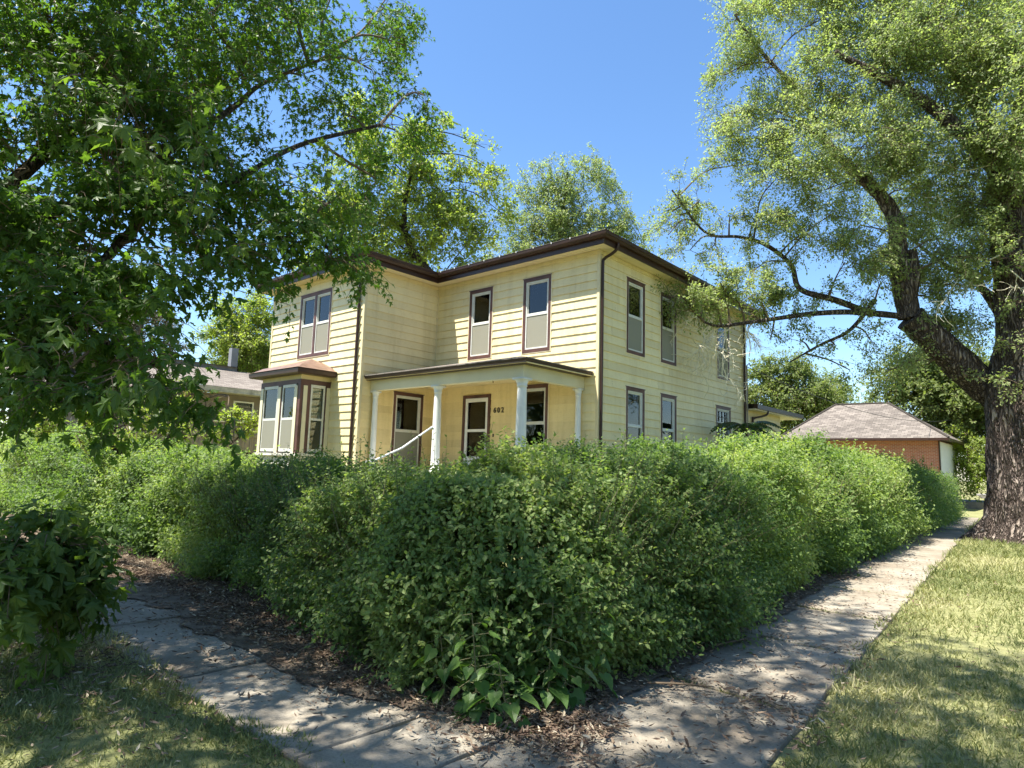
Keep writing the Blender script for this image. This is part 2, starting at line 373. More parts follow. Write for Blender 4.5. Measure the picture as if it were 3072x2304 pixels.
# bare soil strip under the hedge
def conc():
    m, nt, out = newmat('old_concrete')
    b = N(nt, 'ShaderNodeBsdfPrincipled'); b.inputs['Roughness'].default_value = .95; b.inputs['Specular IOR Level'].default_value = .1
    v = coords(nt)
    n1 = noise_tex(nt, 0.9, 6, v, .6); n2 = noise_tex(nt, 60, 3, v, .7); n3 = noise_tex(nt, 5, 8, v, .65)
    c1 = ramp(nt, n1.outputs[0], [(0.28, (.23, .18, .13)), (0.5, (.33, .29, .23)), (0.72, (.42, .385, .32))])
    c2 = ramp(nt, n2.outputs[0], [(0.25, (.55, .55, .55)), (0.6, (1, 1, 1))])
    c3 = ramp(nt, n3.outputs[0], [(0.35, (.62, .60, .56)), (0.65, (1, 1, 1))])
    for c, f in ((c2, .7), (c3, .6)):
        mx = N(nt, 'ShaderNodeMix'); mx.data_type = 'RGBA'; mx.blend_type = 'MULTIPLY'; mx.inputs[0].default_value = f
        L(nt, c1, mx.inputs[6]); L(nt, c, mx.inputs[7]); c1 = mx.outputs[2]
    L(nt, c1, b.inputs['Base Color'])
    bp = N(nt, 'ShaderNodeBump'); bp.inputs['Strength'].default_value = .5; bp.inputs['Distance'].default_value = .012
    L(nt, n2.outputs[0], bp.inputs['Height']); L(nt, bp.outputs[0], b.inputs['Normal'])
    L(nt, b.outputs[0], out.inputs[0]); return m
MAT['concrete'] = conc()
def slab(mb, P, z0):
    """P: 4 ground corners counter-clockwise; slightly broken edges, tilted"""
    P = np.array(P, float); c = P.mean(0); pts = []
    for a in range(4):
        A, B = P[a], P[(a+1) % 4]
        for t in np.linspace(0, 1, 7)[:-1]:
            q = A+(B-A)*t; q = q+(c-q)/np.linalg.norm(c-q)*(.018+abs(rng.normal())*.014); pts.append(q)
    pts = np.array(pts); tx, ty = rng.normal(0, .003, 2); n = len(pts)
    zt = z0+(pts[:, 0]-c[0])*tx+(pts[:, 1]-c[1])*ty
    top = np.column_stack([pts+(c-pts)*.008, zt]); mid = np.column_stack([pts, zt-.012]); bot = np.column_stack([pts, zt-.12])
    V = np.vstack([top, mid, bot]); Fs = [tuple(range(n))]
    for r in (0, 1):
        for k in range(n): Fs.append(((r+1)*n+k, (r+1)*n+(k+1) % n, r*n+(k+1) % n, r*n+k))
    mb.add(V, Fs)
m = MB(); xs = [5.45, 4.85, 3.1, 1.25, -.6, -2.45, -4.3] + [-4.3-1.85*k for k in range(1, 20)]
xs = [5.47, 4.86, 3.12, 1.22]+[1.22-1.85*k for k in range(1, 22)]
for a, b in zip(xs[1:], xs[:-1]):
    slab(m, [(a, -10.06), (b, -10.06), (b, -8.68), (a, -8.68)], .012+rng.normal()*.003)
w1 = m.build('path', MAT['concrete']); tag(w1, kind='structure')
m = MB(); ys = [-10.15, -8.85, -7.22, -5.38]+[-5.38+1.83*k for k in range(1, 16)]
for a, b in zip(ys[:-1], ys[1:]):
    if a < -10: slab(m, [(5.45, a), (6.85, a+.02), (6.80, b), (5.45, b)], .012); continue
    sk = -.10
    slab(m, [(xr(a)-1.24, a), (xr(a), a+sk), (xr(b), b+sk), (xr(b)-1.24, b)], .012+rng.normal()*.003)
w2 = m.build('sidewalk', MAT['concrete']); tag(w2, kind='structure')
# streets: one behind the photographer's left, one beyond the block
asph = simple('worn_asphalt', (.085, .082, .08), .9, .2, 3, .4, 80, spec=.1)
m = MB(); m.box(-300, 300, -22.5, -15.5, -.10, .02); tag(m.build('street', asph), kind='structure')
m = MB(); m.box(15, 21, -15.3, 300, -.10, .024); tag(m.build('side_street', asph), kind='structure')
m = MB(); m.box(-60, 14.8, 33.0, 38.5, -.1, .35); m.box(-60, 14.8, 60.0, 66.0, -.1, .3); tag(m.build('alley_road', simple('alley_gravel', (.20, .18, .16), .95, .2, 4, .4, 60)), kind='structure')

# dark mulch strip under the hedge (leaf mould)
m = MB()
fx = np.arange(-30, 5.45, .09); nz1 = vnoise(np.column_stack([fx, 0*fx, 0*fx]), 1.1, 31); nz2 = vnoise(np.column_stack([fx, 0*fx, 0*fx]), 5.5, 32)
ye = -8.75-(.22+.26*nz1)*sstep(5.6, 4.4, fx)*1.2-.14*nz2
fy = np.arange(-8.66, 21, .12); nz3 = vnoise(np.column_stack([fy, 0*fy, 0*fy]), 1.3, 33); nz4 = vnoise(np.column_stack([fy, 0*fy, 0*fy]), 6, 34)
xe = xr(fy)-1.20+.30*(nz3-.35)+.08*nz4
V = [(x, y, .025) for x, y in zip(fx, ye)]+[(x, -6.0, .025) for x in fx]; k = len(fx)
Fs = [(q, q+1, k+q+1, k+q) for q in range(k-1)]
V2 = [(x, y, .028) for x, y in zip(xe, fy)]+[(x-2.2, y, .028) for x, y in zip(xe, fy)]; k2 = len(fy)
m.add(V, Fs); m.add(V2, [(k2+q, q, q+1, k2+q+1) for q in range(k2-1)]); V, Fs = [(0, 0, -.5), (.1, 0, -.5), (0, .1, -.5)], [(0, 1, 2)]
soil = dirtmat('leaf_mould_soil', (.17, .135, .10), (.075, .058, .043), 6)
o = m.add(V, Fs).build('soil_bed', soil); tag(o, kind='structure')

# ------------------------------------------------------------------ leaves / grass scatter
def orient(T, A, Nn):
    """frames: y=A (tip), z=Nn, x = y x z. T template (k,3)"""
    A = nrm(A); X_ = nrm(np.cross(A, Nn)); Z_ = np.cross(X_, A)
    return lambda P, S: P[:, None, :] + S[:, None, None]*(T[None, :, 0:1]*X_[:, None, :]+T[None, :, 1:2]*A[:, None, :]+T[None, :, 2:3]*Z_[:, None, :])
def scatter(mb, T, TF, P, A, Nn, S, val):
    T = np.asarray(T, float); TF = np.asarray(TF, int); n = len(P); k = len(T)
    V = orient(T, A, Nn)(P, S)
    Fm = (TF[None]+np.arange(n)[:, None, None]*k).reshape(-1, TF.shape[1])
    mb.addn(V.reshape(-1, 3), Fm, np.repeat(val, k))
SIMPLE = ([(0, 0, 0), (.26, .42, .05), (0, .45, -.03), (-.26, .42, .05), (0, 1, -.10)], [(0, 1, 2), (0, 2, 3), (2, 1, 4), (3, 2, 4)])
QUAD = ([(0, 0, 0), (.27, .48, .06), (0, 1, -.06), (-.27, .48, .06)], [(0, 1, 2), (0, 2, 3)])
ROUND = ([(0, 0, 0), (.27, .22, .05), (.30, .58, .05), (0, 1, -.08), (-.30, .58, .05), (-.27, .22, .05), (0, .5, -.02)], [(0, 1, 6), (1, 2, 6), (2, 3, 6), (3, 4, 6), (4, 5, 6), (5, 0, 6)])
HEART = ([(0, .06, 0), (.2, -.06, .03), (.42, .1, .06), (.40, .38, .06), (.2, .72, .02), (0, 1.05, -.14), (-.2, .72, .02), (-.40, .38, .06), (-.42, .1, .06), (-.2, -.06, .03), (0, .4, -.04)],
         [(q, (q+1) % 10, 10) for q in range(10)])
def maple_t():
    o = [(0, 0), (.15, .10), (.44, .02), (.24, .24), (.38, .36), (.55, .62), (.30, .52), (.15, .46), (.22, .66), (.12, .76), (0, 1.0)]
    pts = o+[(-x, y) for x, y in o[-2:0:-1]]
    V = [(x, y, -.28*y*y-.35*abs(x)**1.5+.0) for x, y in pts]; c = len(V); V.append((0, .30, .05)); n = len(pts)
    return V, [(q, (q+1) % n, c) for q in range(n)]
MAPLE = maple_t()
def maple_s():
    o = [(0, 0), (.42, .10), (.14, .28), (.46, .60), (.12, .50), (0, 1.0)]
    pts = o+[(-x, y) for x, y in o[-2:0:-1]]
    V = [(x, y, -.25*y*y-.3*abs(x)) for x, y in pts]; c = len(V); V.append((0, .30, .05)); n = len(pts)
    return V, [(q, (q+1) % n, c) for q in range(n)]
MAPLE_S = maple_s()
def bent(t, a, b, c, wsc=1.0):
    V, F_ = t
    return [(x*wsc+c*y*y, y, a*y*y+b*abs(x)**1.3+.12*math.sin(6*y+x*5)) for x, y, z in V], F_
MAPLE_V = [MAPLE, bent(MAPLE, -.55, -.5, .12), bent(MAPLE, .05, -.75, -.1, .85), bent(MAPLE, -.35, .35, .05, .95)]
MAPLE_SV = [MAPLE_S, bent(MAPLE_S, -.55, -.5, .1), bent(MAPLE_S, 0, -.7, -.1, .8)]

def far_from_cam(P, lim=2.0): return np.linalg.norm(P-CAM, axis=1) > lim

# grass
def make_grass():
    Ps = []; Ss = []
    def region(x0, x1, y0, y1, n, keep, size):
        p = np.column_stack([rng.uniform(x0, x1, n), rng.uniform(y0, y1, n)])
        p = p[keep(p)]
        d = np.linalg.norm(p-CAM[:2], axis=1); pr = np.clip((5.0/np.maximum(d, 1))**1.6, 0, 1)
        k = rng.uniform(size=len(p)) < pr; p = p[k]; d = d[k]
        dens = vnoise(np.column_stack([p, 0*p[:, 0]]), 1.6, 5)*.6+vnoise(np.column_stack([p, 0*p[:, 0]]), 6, 9)*.4
        k = rng.uniform(size=len(p)) < np.clip(dens*2.2-.25, .12, 1); p = p[k]; d = d[k]
        Ps.append(p); Ss.append(size*np.clip((d/5.0)**.55, .8, 2.6)*rng.uniform(.5, 1.3, len(p)))
    edge = lambda p: vnoise(np.column_stack([p, 0*p[:, 0]]), 2.0, 2)*.26+vnoise(np.column_stack([p, 0*p[:, 0]]), 9.0, 4)*.10-.10
    infr = lambda p: ((lambda q: (q[0] > -700) & (q[0] < 1750) & (q[2] > 0.25))(project(np.column_stack([p, 0*p[:, 0]]))))
    # left lawn strip between walk and street
    region(-14, 7.5, -14, -9.7, 420000, lambda p: (p[:, 1] < -10.02+edge(p)) & infr(p), .05)
    # right lawn strip
    region(5, 15, -11, 34, 1500000, lambda p: (p[:, 0] > xr(p[:, 1])-edge(p)*1.0+.03) & ((p[:, 1] > -10.0) | (p[:, 0] > 6.95)) & infr(p), .05)
    # tufts in the joints
    tj = []
    for yj in (-7.22, -5.38, -3.55, -1.7):
        t = rng.uniform(0, 1, 160)**.7; tj.append(np.column_stack([xr(yj)-1.24*t, yj-.1*(1-t)+rng.normal(0, .02, 160)]))
    tj = np.vstack(tj); Ps.append(tj); Ss.append(rng.uniform(.02, .05, len(tj)))
    P = np.vstack(Ps); S = np.concatenate(Ss); n = len(P)
    P3 = np.column_stack([P, gz(P[:, 0], P[:, 1])-.01])
    lean = rng.normal(0, .55, (n, 2)); A = nrm(np.column_stack([lean, np.full(n, .75)]))
    Nn = rdir(n)
    dry = vnoise(np.column_stack([P, 0*P[:, 0]]), .9, 11)
    val = np.clip(dry*.55+rng.uniform(0, .5, n)**1.3+.02, 0, 1)
    T = [(-.075, 0, 0), (.075, 0, 0), (.05, .55, .04), (0, 1, .22), (-.05, .55, .04)]
    m = MB(); scatter(m, T, [(0, 1, 2), (0, 2, 4), (4, 2, 3)], P3, A, Nn, S*1.25, val)
    o = m.build('grass', MAT['grass']); tag(o, 'short dry mown grass with green tufts on both verges', 'grass', kind='stuff')
make_grass()

# leaf litter
def make_litter():
    Q = []
    def put(n, fx, fy, keep=None):
        p = np.column_stack([fx(n), fy(n)])
        if keep is not None: p = p[keep(p)]
        Q.append(p)
    U = rng.uniform
    nz = lambda p, s, k: vnoise(np.column_stack([p, 0*p[:, 0]]), s, k)
    put(21000, lambda n: U(-10, 5.6, n), lambda n: -8.05-abs(rng.normal(0, .62, n)), lambda p: (U(size=len(p)) < np.clip(nz(p, .9, 3)*1.9-.25, .05, 1)) & (p[:, 1] > -10.3))
    put(11000, lambda n: U(2.0, 5.9, n), lambda n: -8.35-abs(rng.normal(0, .45, n)), lambda p: U(size=len(p)) < np.clip(nz(p, 1.7, 8)*2.2-.35, .1, 1))
    put(16000, lambda n: U(-6, 5.6, n), lambda n: -8.5-abs(rng.normal(0, .42, n)), lambda p: U(size=len(p)) < np.clip(nz(p, 1.2, 18)*2.2-.3, .05, 1))
    put(9000, lambda n: U(-6, 5.4, n), lambda n: U(-8.8, -7.7, n))
    k = U(-8.6, 14, 15000); Q.append(np.column_stack([xr(k)-1.36+rng.normal(0, .16, len(k)), k]))
    k = U(-9.2, 3, 1300); Q.append(np.column_stack([xr(k)-U(-.15, 1.25, len(k)), k]))
    k = U(-10.2, -5.4, 750); Q.append(np.column_stack([xr(k)-U(-.1, 1.3, len(k)), k]))
    c = np.array([6.35, -7.5]); Q.append(c+rng.normal(0, [.28, .22], (380, 2)))
    Q.append(np.array([5.75, -8.95])+rng.normal(0, [.3, .1], (420, 2)))
    Q.append(np.array([6.4, -9.1])+rng.normal(0, [.3, .35], (260, 2)))
    Q.append(np.array([1.0, -10.35])+rng.normal(0, [1.3, .28], (3200, 2)))
    Q.append(np.column_stack([U(-3, 6.9, 1100), U(-11.6, -10.1, 1100)]))
    Q.append(np.column_stack([U(6.4, 9.5, 500), U(-9, 2, 500)]))
    # cluster along slab joints
    for yj in (-7.22, -5.38, -3.55):
        t = U(0, 1, 70); Q.append(np.column_stack([xr(yj)-1.24*t, yj-.1*(1-t)+rng.normal(0, .035, 70)]))
    P = np.vstack(Q); n = len(P)
    P = P[project(np.column_stack([P, 0*P[:, 0]]))[2] > .4]; n = len(P)
    P3 = np.column_stack([P, .030+U(0, .020, n)])
    ang = U(0, 2*math.pi, n); A = np.column_stack([np.cos(ang), np.sin(ang), rng.normal(0, .18, n)])
    Nn = nrm(np.column_stack([rng.normal(0, .35, (n, 2)), np.ones(n)]))
    T = [(0, 0, .02), (.11, .25, .07), (.15, .55, .12), (.05, .85, .16), (0, 1.02, .26), (-.07, .8, .14), (-.13, .5, .10), (-.10, .22, .06), (0, .5, .0)]
    TF = [(q, (q+1) % 8, 8) for q in range(8)]
    m = MB(); scatter(m, T, TF, P3, A, Nn, np.clip(rng.lognormal(-3.28, .40, n), .012, .075), U(0, 1, n)**1.35)
    tag(m.build('leaf_litter', MAT['litter']), 'brown curled fallen leaves scattered over walk and hedge base', 'leaf litter', kind='stuff')
make_litter()
m = MB()
for (x, y, a, l) in ((5.05, -8.72, 3.05, .34), (5.6, -7.6, .5, .4), (4.5, -8.9, 2.6, .25), (5.5, -6.2, 1.2, .5), (3.4, -8.8, .3, .3)):
    P = np.array([(x, y, .04), (x+l*.5*math.cos(a), y+l*.5*math.sin(a), .055), (x+l*math.cos(a+.15), y+l*math.sin(a+.15), .04)])
    m.tube(smooth_path(P, 4), [.009]*9, 5)
tag(m.build('fallen_sticks', MAT['twig']), 'thin bare sticks lying on the walk by the hedge', 'twigs', kind='stuff')
# ------------------------------------------------------------------ the yellow house
WT = 6.62; CO = .2032; Z0C = 6.118
house = empty('house', (0, 0, 0), 'two storey pale yellow lap sided house with dark brown gutters and window trim', 'house')
def siding(mb, O, Ud, Nd, u0, u1, z0, z1, ops=(), lap=.023):
    O = np.array(O, float); Ud = np.array(Ud, float); Nd = np.array(Nd, float)
    def pt(u, z, o): return O+Ud*u+Nd*o+np.array([0, 0, z])
    k = math.floor((z0-Z0C)/CO); flip = np.cross(Ud, [0, 0, 1])@Nd < 0
    while Z0C+k*CO < z1:
        c0 = Z0C+k*CO; c1 = c0+CO; lo, hi = max(c0, z0), min(c1, z1)
        cuts = sorted({lo, hi}|{q for op in ops for q in op[2:] if lo < q < hi})
        for a, b in zip(cuts[:-1], cuts[1:]):
            zm = (a+b)/2; iv = [(u0, u1)]
            for (ua, ub, za, zb) in ops:
                if za < zm < zb:
                    nv = []
                    for (p, q) in iv:
                        if ub <= p or ua >= q: nv.append((p, q)); continue
                        if ua > p: nv.append((p, ua))
                        if ub < q: nv.append((ub, q))
                    iv = nv
            fa, fb = lap*(1-(a-c0)/CO), lap*(1-(b-c0)/CO)
            if zb_ := (b >= c1-1e-6): fb = 0.0
            jr = random.Random(k*7+int(abs(O[0])*10)); js = [u0+jr.uniform(.3, 3.6)+3.66*w_ for w_ in range(4)]
            iv2 = []
            for (p, q) in iv:
                pts_ = [p]+[w_ for w_ in js if p+.05 < w_ < q-.05]+[q]
                iv2 += [(pts_[w_]+(.002 if w_ else 0), pts_[w_+1], jr.random()) for w_ in range(len(pts_)-1)]
            for (p, q, pv) in iv2:
                f = [(0, 1, 2, 3)] if not flip else [(3, 2, 1, 0)]
                if a <= c0+1e-6: mb.add([pt(p, a, -.004), pt(q, a, -.004), pt(q, a, fa), pt(p, a, fa)], f, pv)
                mb.add([pt(p, a, fa), pt(q, a, fa), pt(q, b, fb), pt(p, b, fb)], f, pv)
        k += 1

WINS = []   # for later building: (wall key, u0,u1,z0,z1,kind)
# wall frames: name -> (O, U, N)
WALL = {'front': ((0, 0, 0), (-1, 0, 0), (0, -1, 0)), 'wing': ((-5.5, -2.48, 0), (-1, 0, 0), (0, -1, 0)),
        'return': ((-5.5, 0, 0), (0, -1, 0), (1, 0, 0)), 'side': ((0, 0, 0), (0, 1, 0), (1, 0, 0))}
SPEC = [('front', 3.33, 4.18, 4.39, 6.27, 'up'), ('front', 1.38, 2.26, 4.39, 6.27, 'up2'),
        ('side', 1.157, 2.015, 4.386, 6.237, 'side'), ('side', 2.84, 3.685, 4.386, 6.237, 'side'), ('side', 6.29, 7.16, 4.386, 6.237, 'blue'),
        ('side', 1.157, 2.015, 1.70, 3.56, 'low'), ('side', 2.84, 3.685, 1.70, 3.56, 'low'), ('side', 6.17, 7.22, 2.42, 3.56, 'muntin'),
        ('front', 1.40, 2.26, 1.69, 3.57, 'low'), ('return', .40, 1.42, 1.40, 3.46, 'porch'), ('wing', 1.50, 3.08, 4.45, 6.27, 'double')]
DOOR = (3.28, 4.29, 1.35, 3.43)
def ops_of(w):
    o = [(a, b, c, d) for (k, a, b, c, d, _) in SPEC if k == w]
    if w == 'front': o.append(DOOR)
    return o
m = MB()
siding(m, *WALL['front'], 0, 5.5, 3.9, WT, ops_of('front'))
siding(m, *WALL['wing'], 0, 4.65, .9, WT, ops_of('wing')+[(1.30, 3.32, 1.0, 3.72)])
siding(m, *WALL['return'], 0, 2.48, 3.9, WT, [])
siding(m, *WALL['side'], 0, 8.47, .9, WT, ops_of('side'))
siding(m, (-10.15, -2.48, 0), (0, 1, 0), (-1, 0, 0), 0, 10.95, .9, WT)
siding(m, (-10.15, 8.47, 0), (1, 0, 0), (0, 1, 0), 0, 10.15, .9, WT)
siding(m, *WALL['front'], 0, .40, .9, 3.9, [])
m.build('wall', MAT['siding'], house)
m = MB()
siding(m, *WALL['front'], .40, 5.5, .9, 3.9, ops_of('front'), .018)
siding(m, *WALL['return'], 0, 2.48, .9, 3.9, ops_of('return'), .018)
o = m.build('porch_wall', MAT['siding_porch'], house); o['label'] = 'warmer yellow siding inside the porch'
m = MB()
m.box(-10.12, -5.53, -2.45, 0, .2, .9); m.box(-10.12, -.03, .002, 8.44, .2, .9)
m.build('foundation', MAT['stone'], house)
m = MB()
for (x0, x1, y0, y1) in ((-.045, .028, -.028, .045), (-5.545, -5.472, -2.508, -2.435), (-10.178, -10.105, -2.508, -2.435), (-.045, .028, 8.425, 8.498)):
    MB().box(x0, x1, y0, y1, .88, WT-.002).build('corner_board', MAT['cboard'], house)
MB().box(-5.50, -5.46, -.04, 0.0, 3.9, WT-.003).build('corner_board', MAT['cboard'], house)
# interior: floors, partition painted near black to stand for unlit rooms
m = MB(); m.box(-10.1, -.06, .4, .5, .9, 6.4) if False else m
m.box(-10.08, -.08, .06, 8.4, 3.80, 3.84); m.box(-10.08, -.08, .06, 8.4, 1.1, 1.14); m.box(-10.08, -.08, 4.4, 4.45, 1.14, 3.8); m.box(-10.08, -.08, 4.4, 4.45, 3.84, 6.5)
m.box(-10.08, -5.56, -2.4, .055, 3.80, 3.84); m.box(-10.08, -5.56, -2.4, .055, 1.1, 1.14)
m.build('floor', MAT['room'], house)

# eaves
EP = [(-10.15, -2.48), (-5.5, -2.48), (-5.5, 0), (0, 0), (0, 8.47), (-10.15, 8.47)]
def offs(P, d):
    P = np.array(P, float); n = len(P); out = []
    for i_ in range(n):
        a, b, c = P[i_-1], P[i_], P[(i_+1) % n]
        e1 = (b-a)/np.linalg.norm(b-a); e2 = (c-b)/np.linalg.norm(c-b)
        n1 = np.array([e1[1], -e1[0]]); n2 = np.array([e2[1], -e2[0]])
        mm_ = n1+n2; out.append(b+mm_*(d/(1+n1@n2)))
    return np.array(out)
def sweep(mb, P, prof, closed=True):
    rings = [np.column_stack([offs(P, d), np.full(len(P), z)]) for d, z in prof]; n = len(P)
    V = np.vstack(rings); Fs = []
    for r in range(len(prof)-1):
        for k in range(n if closed else n-1):
            k2 = (k+1) % n; Fs.append((r*n+k, r*n+k2, (r+1)*n+k2, (r+1)*n+k))
    mb.add(V, Fs)
m = MB(); sweep(m, EP, [(-.02, WT+.006), (.335, WT+.004)]); 
sofm = MAT['soffit'].copy(); 
# ribbed soffit boards
for k in range(int(5.5/.1)): m.box(-5.1+.1*k-.002, -5.1+.1*k+.004, -.33, -.02, WT-.003, WT+.003)
for k in range(int(8.6/.1)): m.box(.02, .33, .1*k, .1*k+.006, WT-.003, WT+.003)
for k in range(int(4.6/.1)): m.box(-10.1+.1*k, -10.1+.1*k+.006, -2.81, -2.5, WT-.003, WT+.003)
m.build('soffit', MAT['soffit'], house)
m = MB(); sweep(m, EP, [(.320, WT-.012), (.345, WT-.012), (.350, WT+.13), (.320, WT+.13)])
m.build('fascia', MAT['brown'], house)
m = MB(); sweep(m, EP, [(.354, WT+.105), (.425, WT+.108), (.455, WT+.15), (.475, WT+.165), (.485, WT+.225), (.492, WT+.235), (.478, WT+.238), (.468, WT+.20), (.36, WT+.19)])
gut = m.build('gutter', MAT['brown'], house)
# clips along the gutter lip
for x in np.arange(-4.9, .3, .55): MB().box(x, x+.018, -.497, -.474, WT+.215, WT+.256).build('gutter_clip', MAT['white'], gut)
for x in np.arange(-10.2, -5.3, .6): MB().box(x, x+.018, -2.977, -2.954, WT+.215, WT+.256).build('gutter_clip', MAT['white'], gut)
# roof
def hip(mb, x0, x1, y0, y1, z, s, th=.03, axis='x'):
    w = (y1-y0)/2 if axis == 'x' else (x1-x0)/2
    if axis == 'x': r = [(x0+w, y0+w, z+w*s), (x1-w, y0+w, z+w*s)]
    else: r = [(x0+w, y0+w, z+w*s), (x0+w, y1-w, z+w*s)]
    V = [(x0, y0, z), (x1, y0, z), (x1, y1, z), (x0, y1, z)]+r+[(x0, y0, z-th), (x1, y0, z-th), (x1, y1, z-th), (x0, y1, z-th)]
    if axis == 'x': Fs = [(0, 1, 5, 4), (1, 2, 5), (2, 3, 4, 5), (3, 0, 4)]
    else: Fs = [(0, 1, 4), (1, 2, 5, 4), (2, 3, 5), (3, 0, 4, 5)]
    Fs += [(6, 7, 1, 0), (7, 8, 2, 1), (8, 9, 3, 2), (9, 6, 0, 3)]
    mb.add(V, Fs)
m = MB(); hip(m, -10.60, .45, -.45, 8.92, WT+.262, .22); hip(m, -10.597, -5.05, -2.93, 5.5, WT+.258, .22, axis='y')
rf = m.build('roof', MAT['shingle_grey'], house); uv_slopes(rf)

# downspouts
def spout(P, name='downspout'):
    m = MB(); m.tube(smooth_path(P, 5) if len(P) > 4 else P, .036, 8); 
    o = m.build(name, MAT['brown'], house, smooth=True); return o
spout([(.40, .16, WT+.12), (.36, .16, WT-.02), (.25, .12, WT-.12), (.10, .06, WT-.22), (.062, .05, WT-.36), (.06, .05, WT-1.2), (.06, .05, 3), (.06, .05, 1.0)])
spout([(.42, 8.32, WT+.12), (.37, 8.32, WT-.02), (.24, 8.30, WT-.14), (.09, 8.28, WT-.24), (.062, 8.28, WT-.38), (.06, 8.28, 5.2), (.06, 8.28, 3), (.06, 8.28, 1.0)])
spout([(-5.70, -2.88, WT+.12), (-5.70, -2.84, WT-.02), (-5.69, -2.72, WT-.10), (-5.68, -2.58, WT-.20), (-5.68, -2.545, WT-.36), (-5.68, -2.54, 5), (-5.68, -2.54, 3), (-5.68, -2.54, .9)])

# windows
def wbox(mb, w, u0, u1, z0, z1, o0, o1):
    O, Ud, Nd = [np.array(q, float) for q in WALL[w]]
    A = O+Ud*u0+Nd*o0; B = O+Ud*u1+Nd*o1
    mb.box(A[0], B[0], A[1], B[1], z0, z1)
def ring(mb, w, u0, u1, z0, z1, t, o0, o1, tb=None):
    tb = t if tb is None else tb
    wbox(mb, w, u0, u0+t, z0, z1, o0, o1); wbox(mb, w, u1-t, u1, z0, z1, o0, o1)
    wbox(mb, w, u0+t, u1-t, z1-t, z1, o0, o1-.001); wbox(mb, w, u0+t, u1-t, z0, z0+tb, o0, o1-.001)
def window(w, u0, u1, z0, z1, kind):
    m = MB(); ring(m, w, u0, u1, z0, z1, .075, -.06, .032, .085)
    wbox(m, w, u0-.02, u1+.02, z1-.0, z1+.018, -.02, .045)
    fr = m.build('window', MAT['trim'], house)
    m = MB(); ring(m, w, u0-.022, u1+.022, z0-.02, z1+.036, .022, -.01, .027); m.build('casing', MAT['soffit'], fr)
    spans = [(u0+.076, u1-.076)]
    if kind == 'double':
        c = (u0+u1)/2; spans = [(u0+.076, c-.05), (c+.05, u1-.076)]
        m = MB(); wbox(m, w, c-.05, c+.05, z0+.086, z1-.076, -.06, .030); m.build('mullion', MAT['trim'], fr)
    for (a, b) in spans:
        zb, zt = z0+.086, z1-.076; zm = zb+(zt-zb)*(.5 if kind != 'muntin' else .55)
        m = MB(); ring(m, w, a, b, zb, zt, .038, -.07, .014)
        if kind != 'muntin': wbox(m, w, a+.038, b-.038, zm-.022, zm+.022, -.06, .010)
        ring(m, w, a+.0385, b-.0385, zm+.0225, zt-.0385, .03, -.055, -.006)
        m.build('sash', MAT['sash'], fr)
        m = MB(); wbox(m, w, a+.066, b-.066, zm+.05, zt-.066, -.034, -.030); wbox(m, w, a+.036, b-.036, zb+.036, zm-.020, -.034, -.030)
        m.build('pane', MAT['glass'], fr)
        if kind in ('up', 'up2', 'double', 'side', 'blue', 'porch'):
            m = MB(); wbox(m, w, a+.036, b-.036, zb+.037, zm-.021, -.004, -.001); m.build('screen', MAT['screen'], fr)
        if kind in ('side', 'blue', 'low', 'up', 'up2', 'muntin', 'double', 'porch'):
            m = MB()   # folded curtain hanging inside
            O, Ud, Nd = [np.array(q, float) for q in WALL[w]]
            fr_ = {'side': .30, 'low': .34}.get(kind, .95)*(1+.3*math.sin(u0*9)) if kind in ('side', 'low') else .97; wid = (b-a)*fr_; s0 = b-wid if kind in ('side', 'low') else a+.01
            uu = np.linspace(s0, s0+wid-.01, 36); oo = -.17+.022*np.sin(np.arange(36)*1.9)
            if kind in ('up', 'up2', 'double', 'porch'): zz0, zz1 = zb, zm+({'up': .72, 'up2': .30, 'double': .78 if a > 2 else .5}.get(kind, .55))*(zt-zm)
            else: zz0, zz1 = zb, zt
            Pp = np.array([O+Ud*u_+Nd*o_ for u_, o_ in zip(uu, oo)])
            V = np.vstack([Pp+[0, 0, zz0], Pp+[0, 0, zz1]]); Fq = [(q, q+1, 36+q+1, 36+q) for q in range(35)]
            m.add(V, Fq); m.build('curtain', MAT['curtain'], fr)
        if kind == 'muntin':
            m = MB()
            for q in (1, 2, 3): wbox(m, w, a+(b-a)*q/4-.008, a+(b-a)*q/4+.008, zb+.038, zt-.038, -.028, -.012)
            for q in (1, 2, 3): wbox(m, w, a+.038, b-.038, zb+(zt-zb)*q/4-.008, zb+(zt-zb)*q/4+.008, -.0285, -.0125)
            m.build('muntin', MAT['dark'], fr)
    return fr
for s in SPEC: window(*s)

# storm door
u0, u1, z0, z1 = DOOR
m = MB(); 
wbox(m, 'front', u0, u0+.085, z0, z1, -.08, .035); wbox(m, 'front', u1-.085, u1, z0, z1, -.08, .035); wbox(m, 'front', u0+.085, u1-.085, z1-.085, z1, -.08, .034)
dr = m.build('door_frame', MAT['trim'], house)
m = MB(); a, b, zb, zt = u0+.086, u1-.086, z0+.01, z1-.086
wbox(m, 'front', a, a+.09, zb, zt, -.03, .012); wbox(m, 'front', b-.09, b, zb, zt, -.03, .012)
for (p, q) in ((zt-.10, zt), (2.46, 2.53), (1.74, 1.82), (zb, zb+.10)): wbox(m, 'front', a+.09, b-.09, p, q, -.03, .0115)
wbox(m, 'front', a+.09, b-.09, zb+.10, 1.74, -.02, .002)
sd = m.build('storm_door', MAT['white'], house); sd['label'] = 'white storm door with two glass panels'
m = MB(); wbox(m, 'front', a+.092, b-.092, 1.82, 2.46, -.012, -.008); wbox(m, 'front', a+.092, b-.092, 2.53, zt-.10, -.012, -.008); m.build('glass_panel', MAT['glass'], sd)
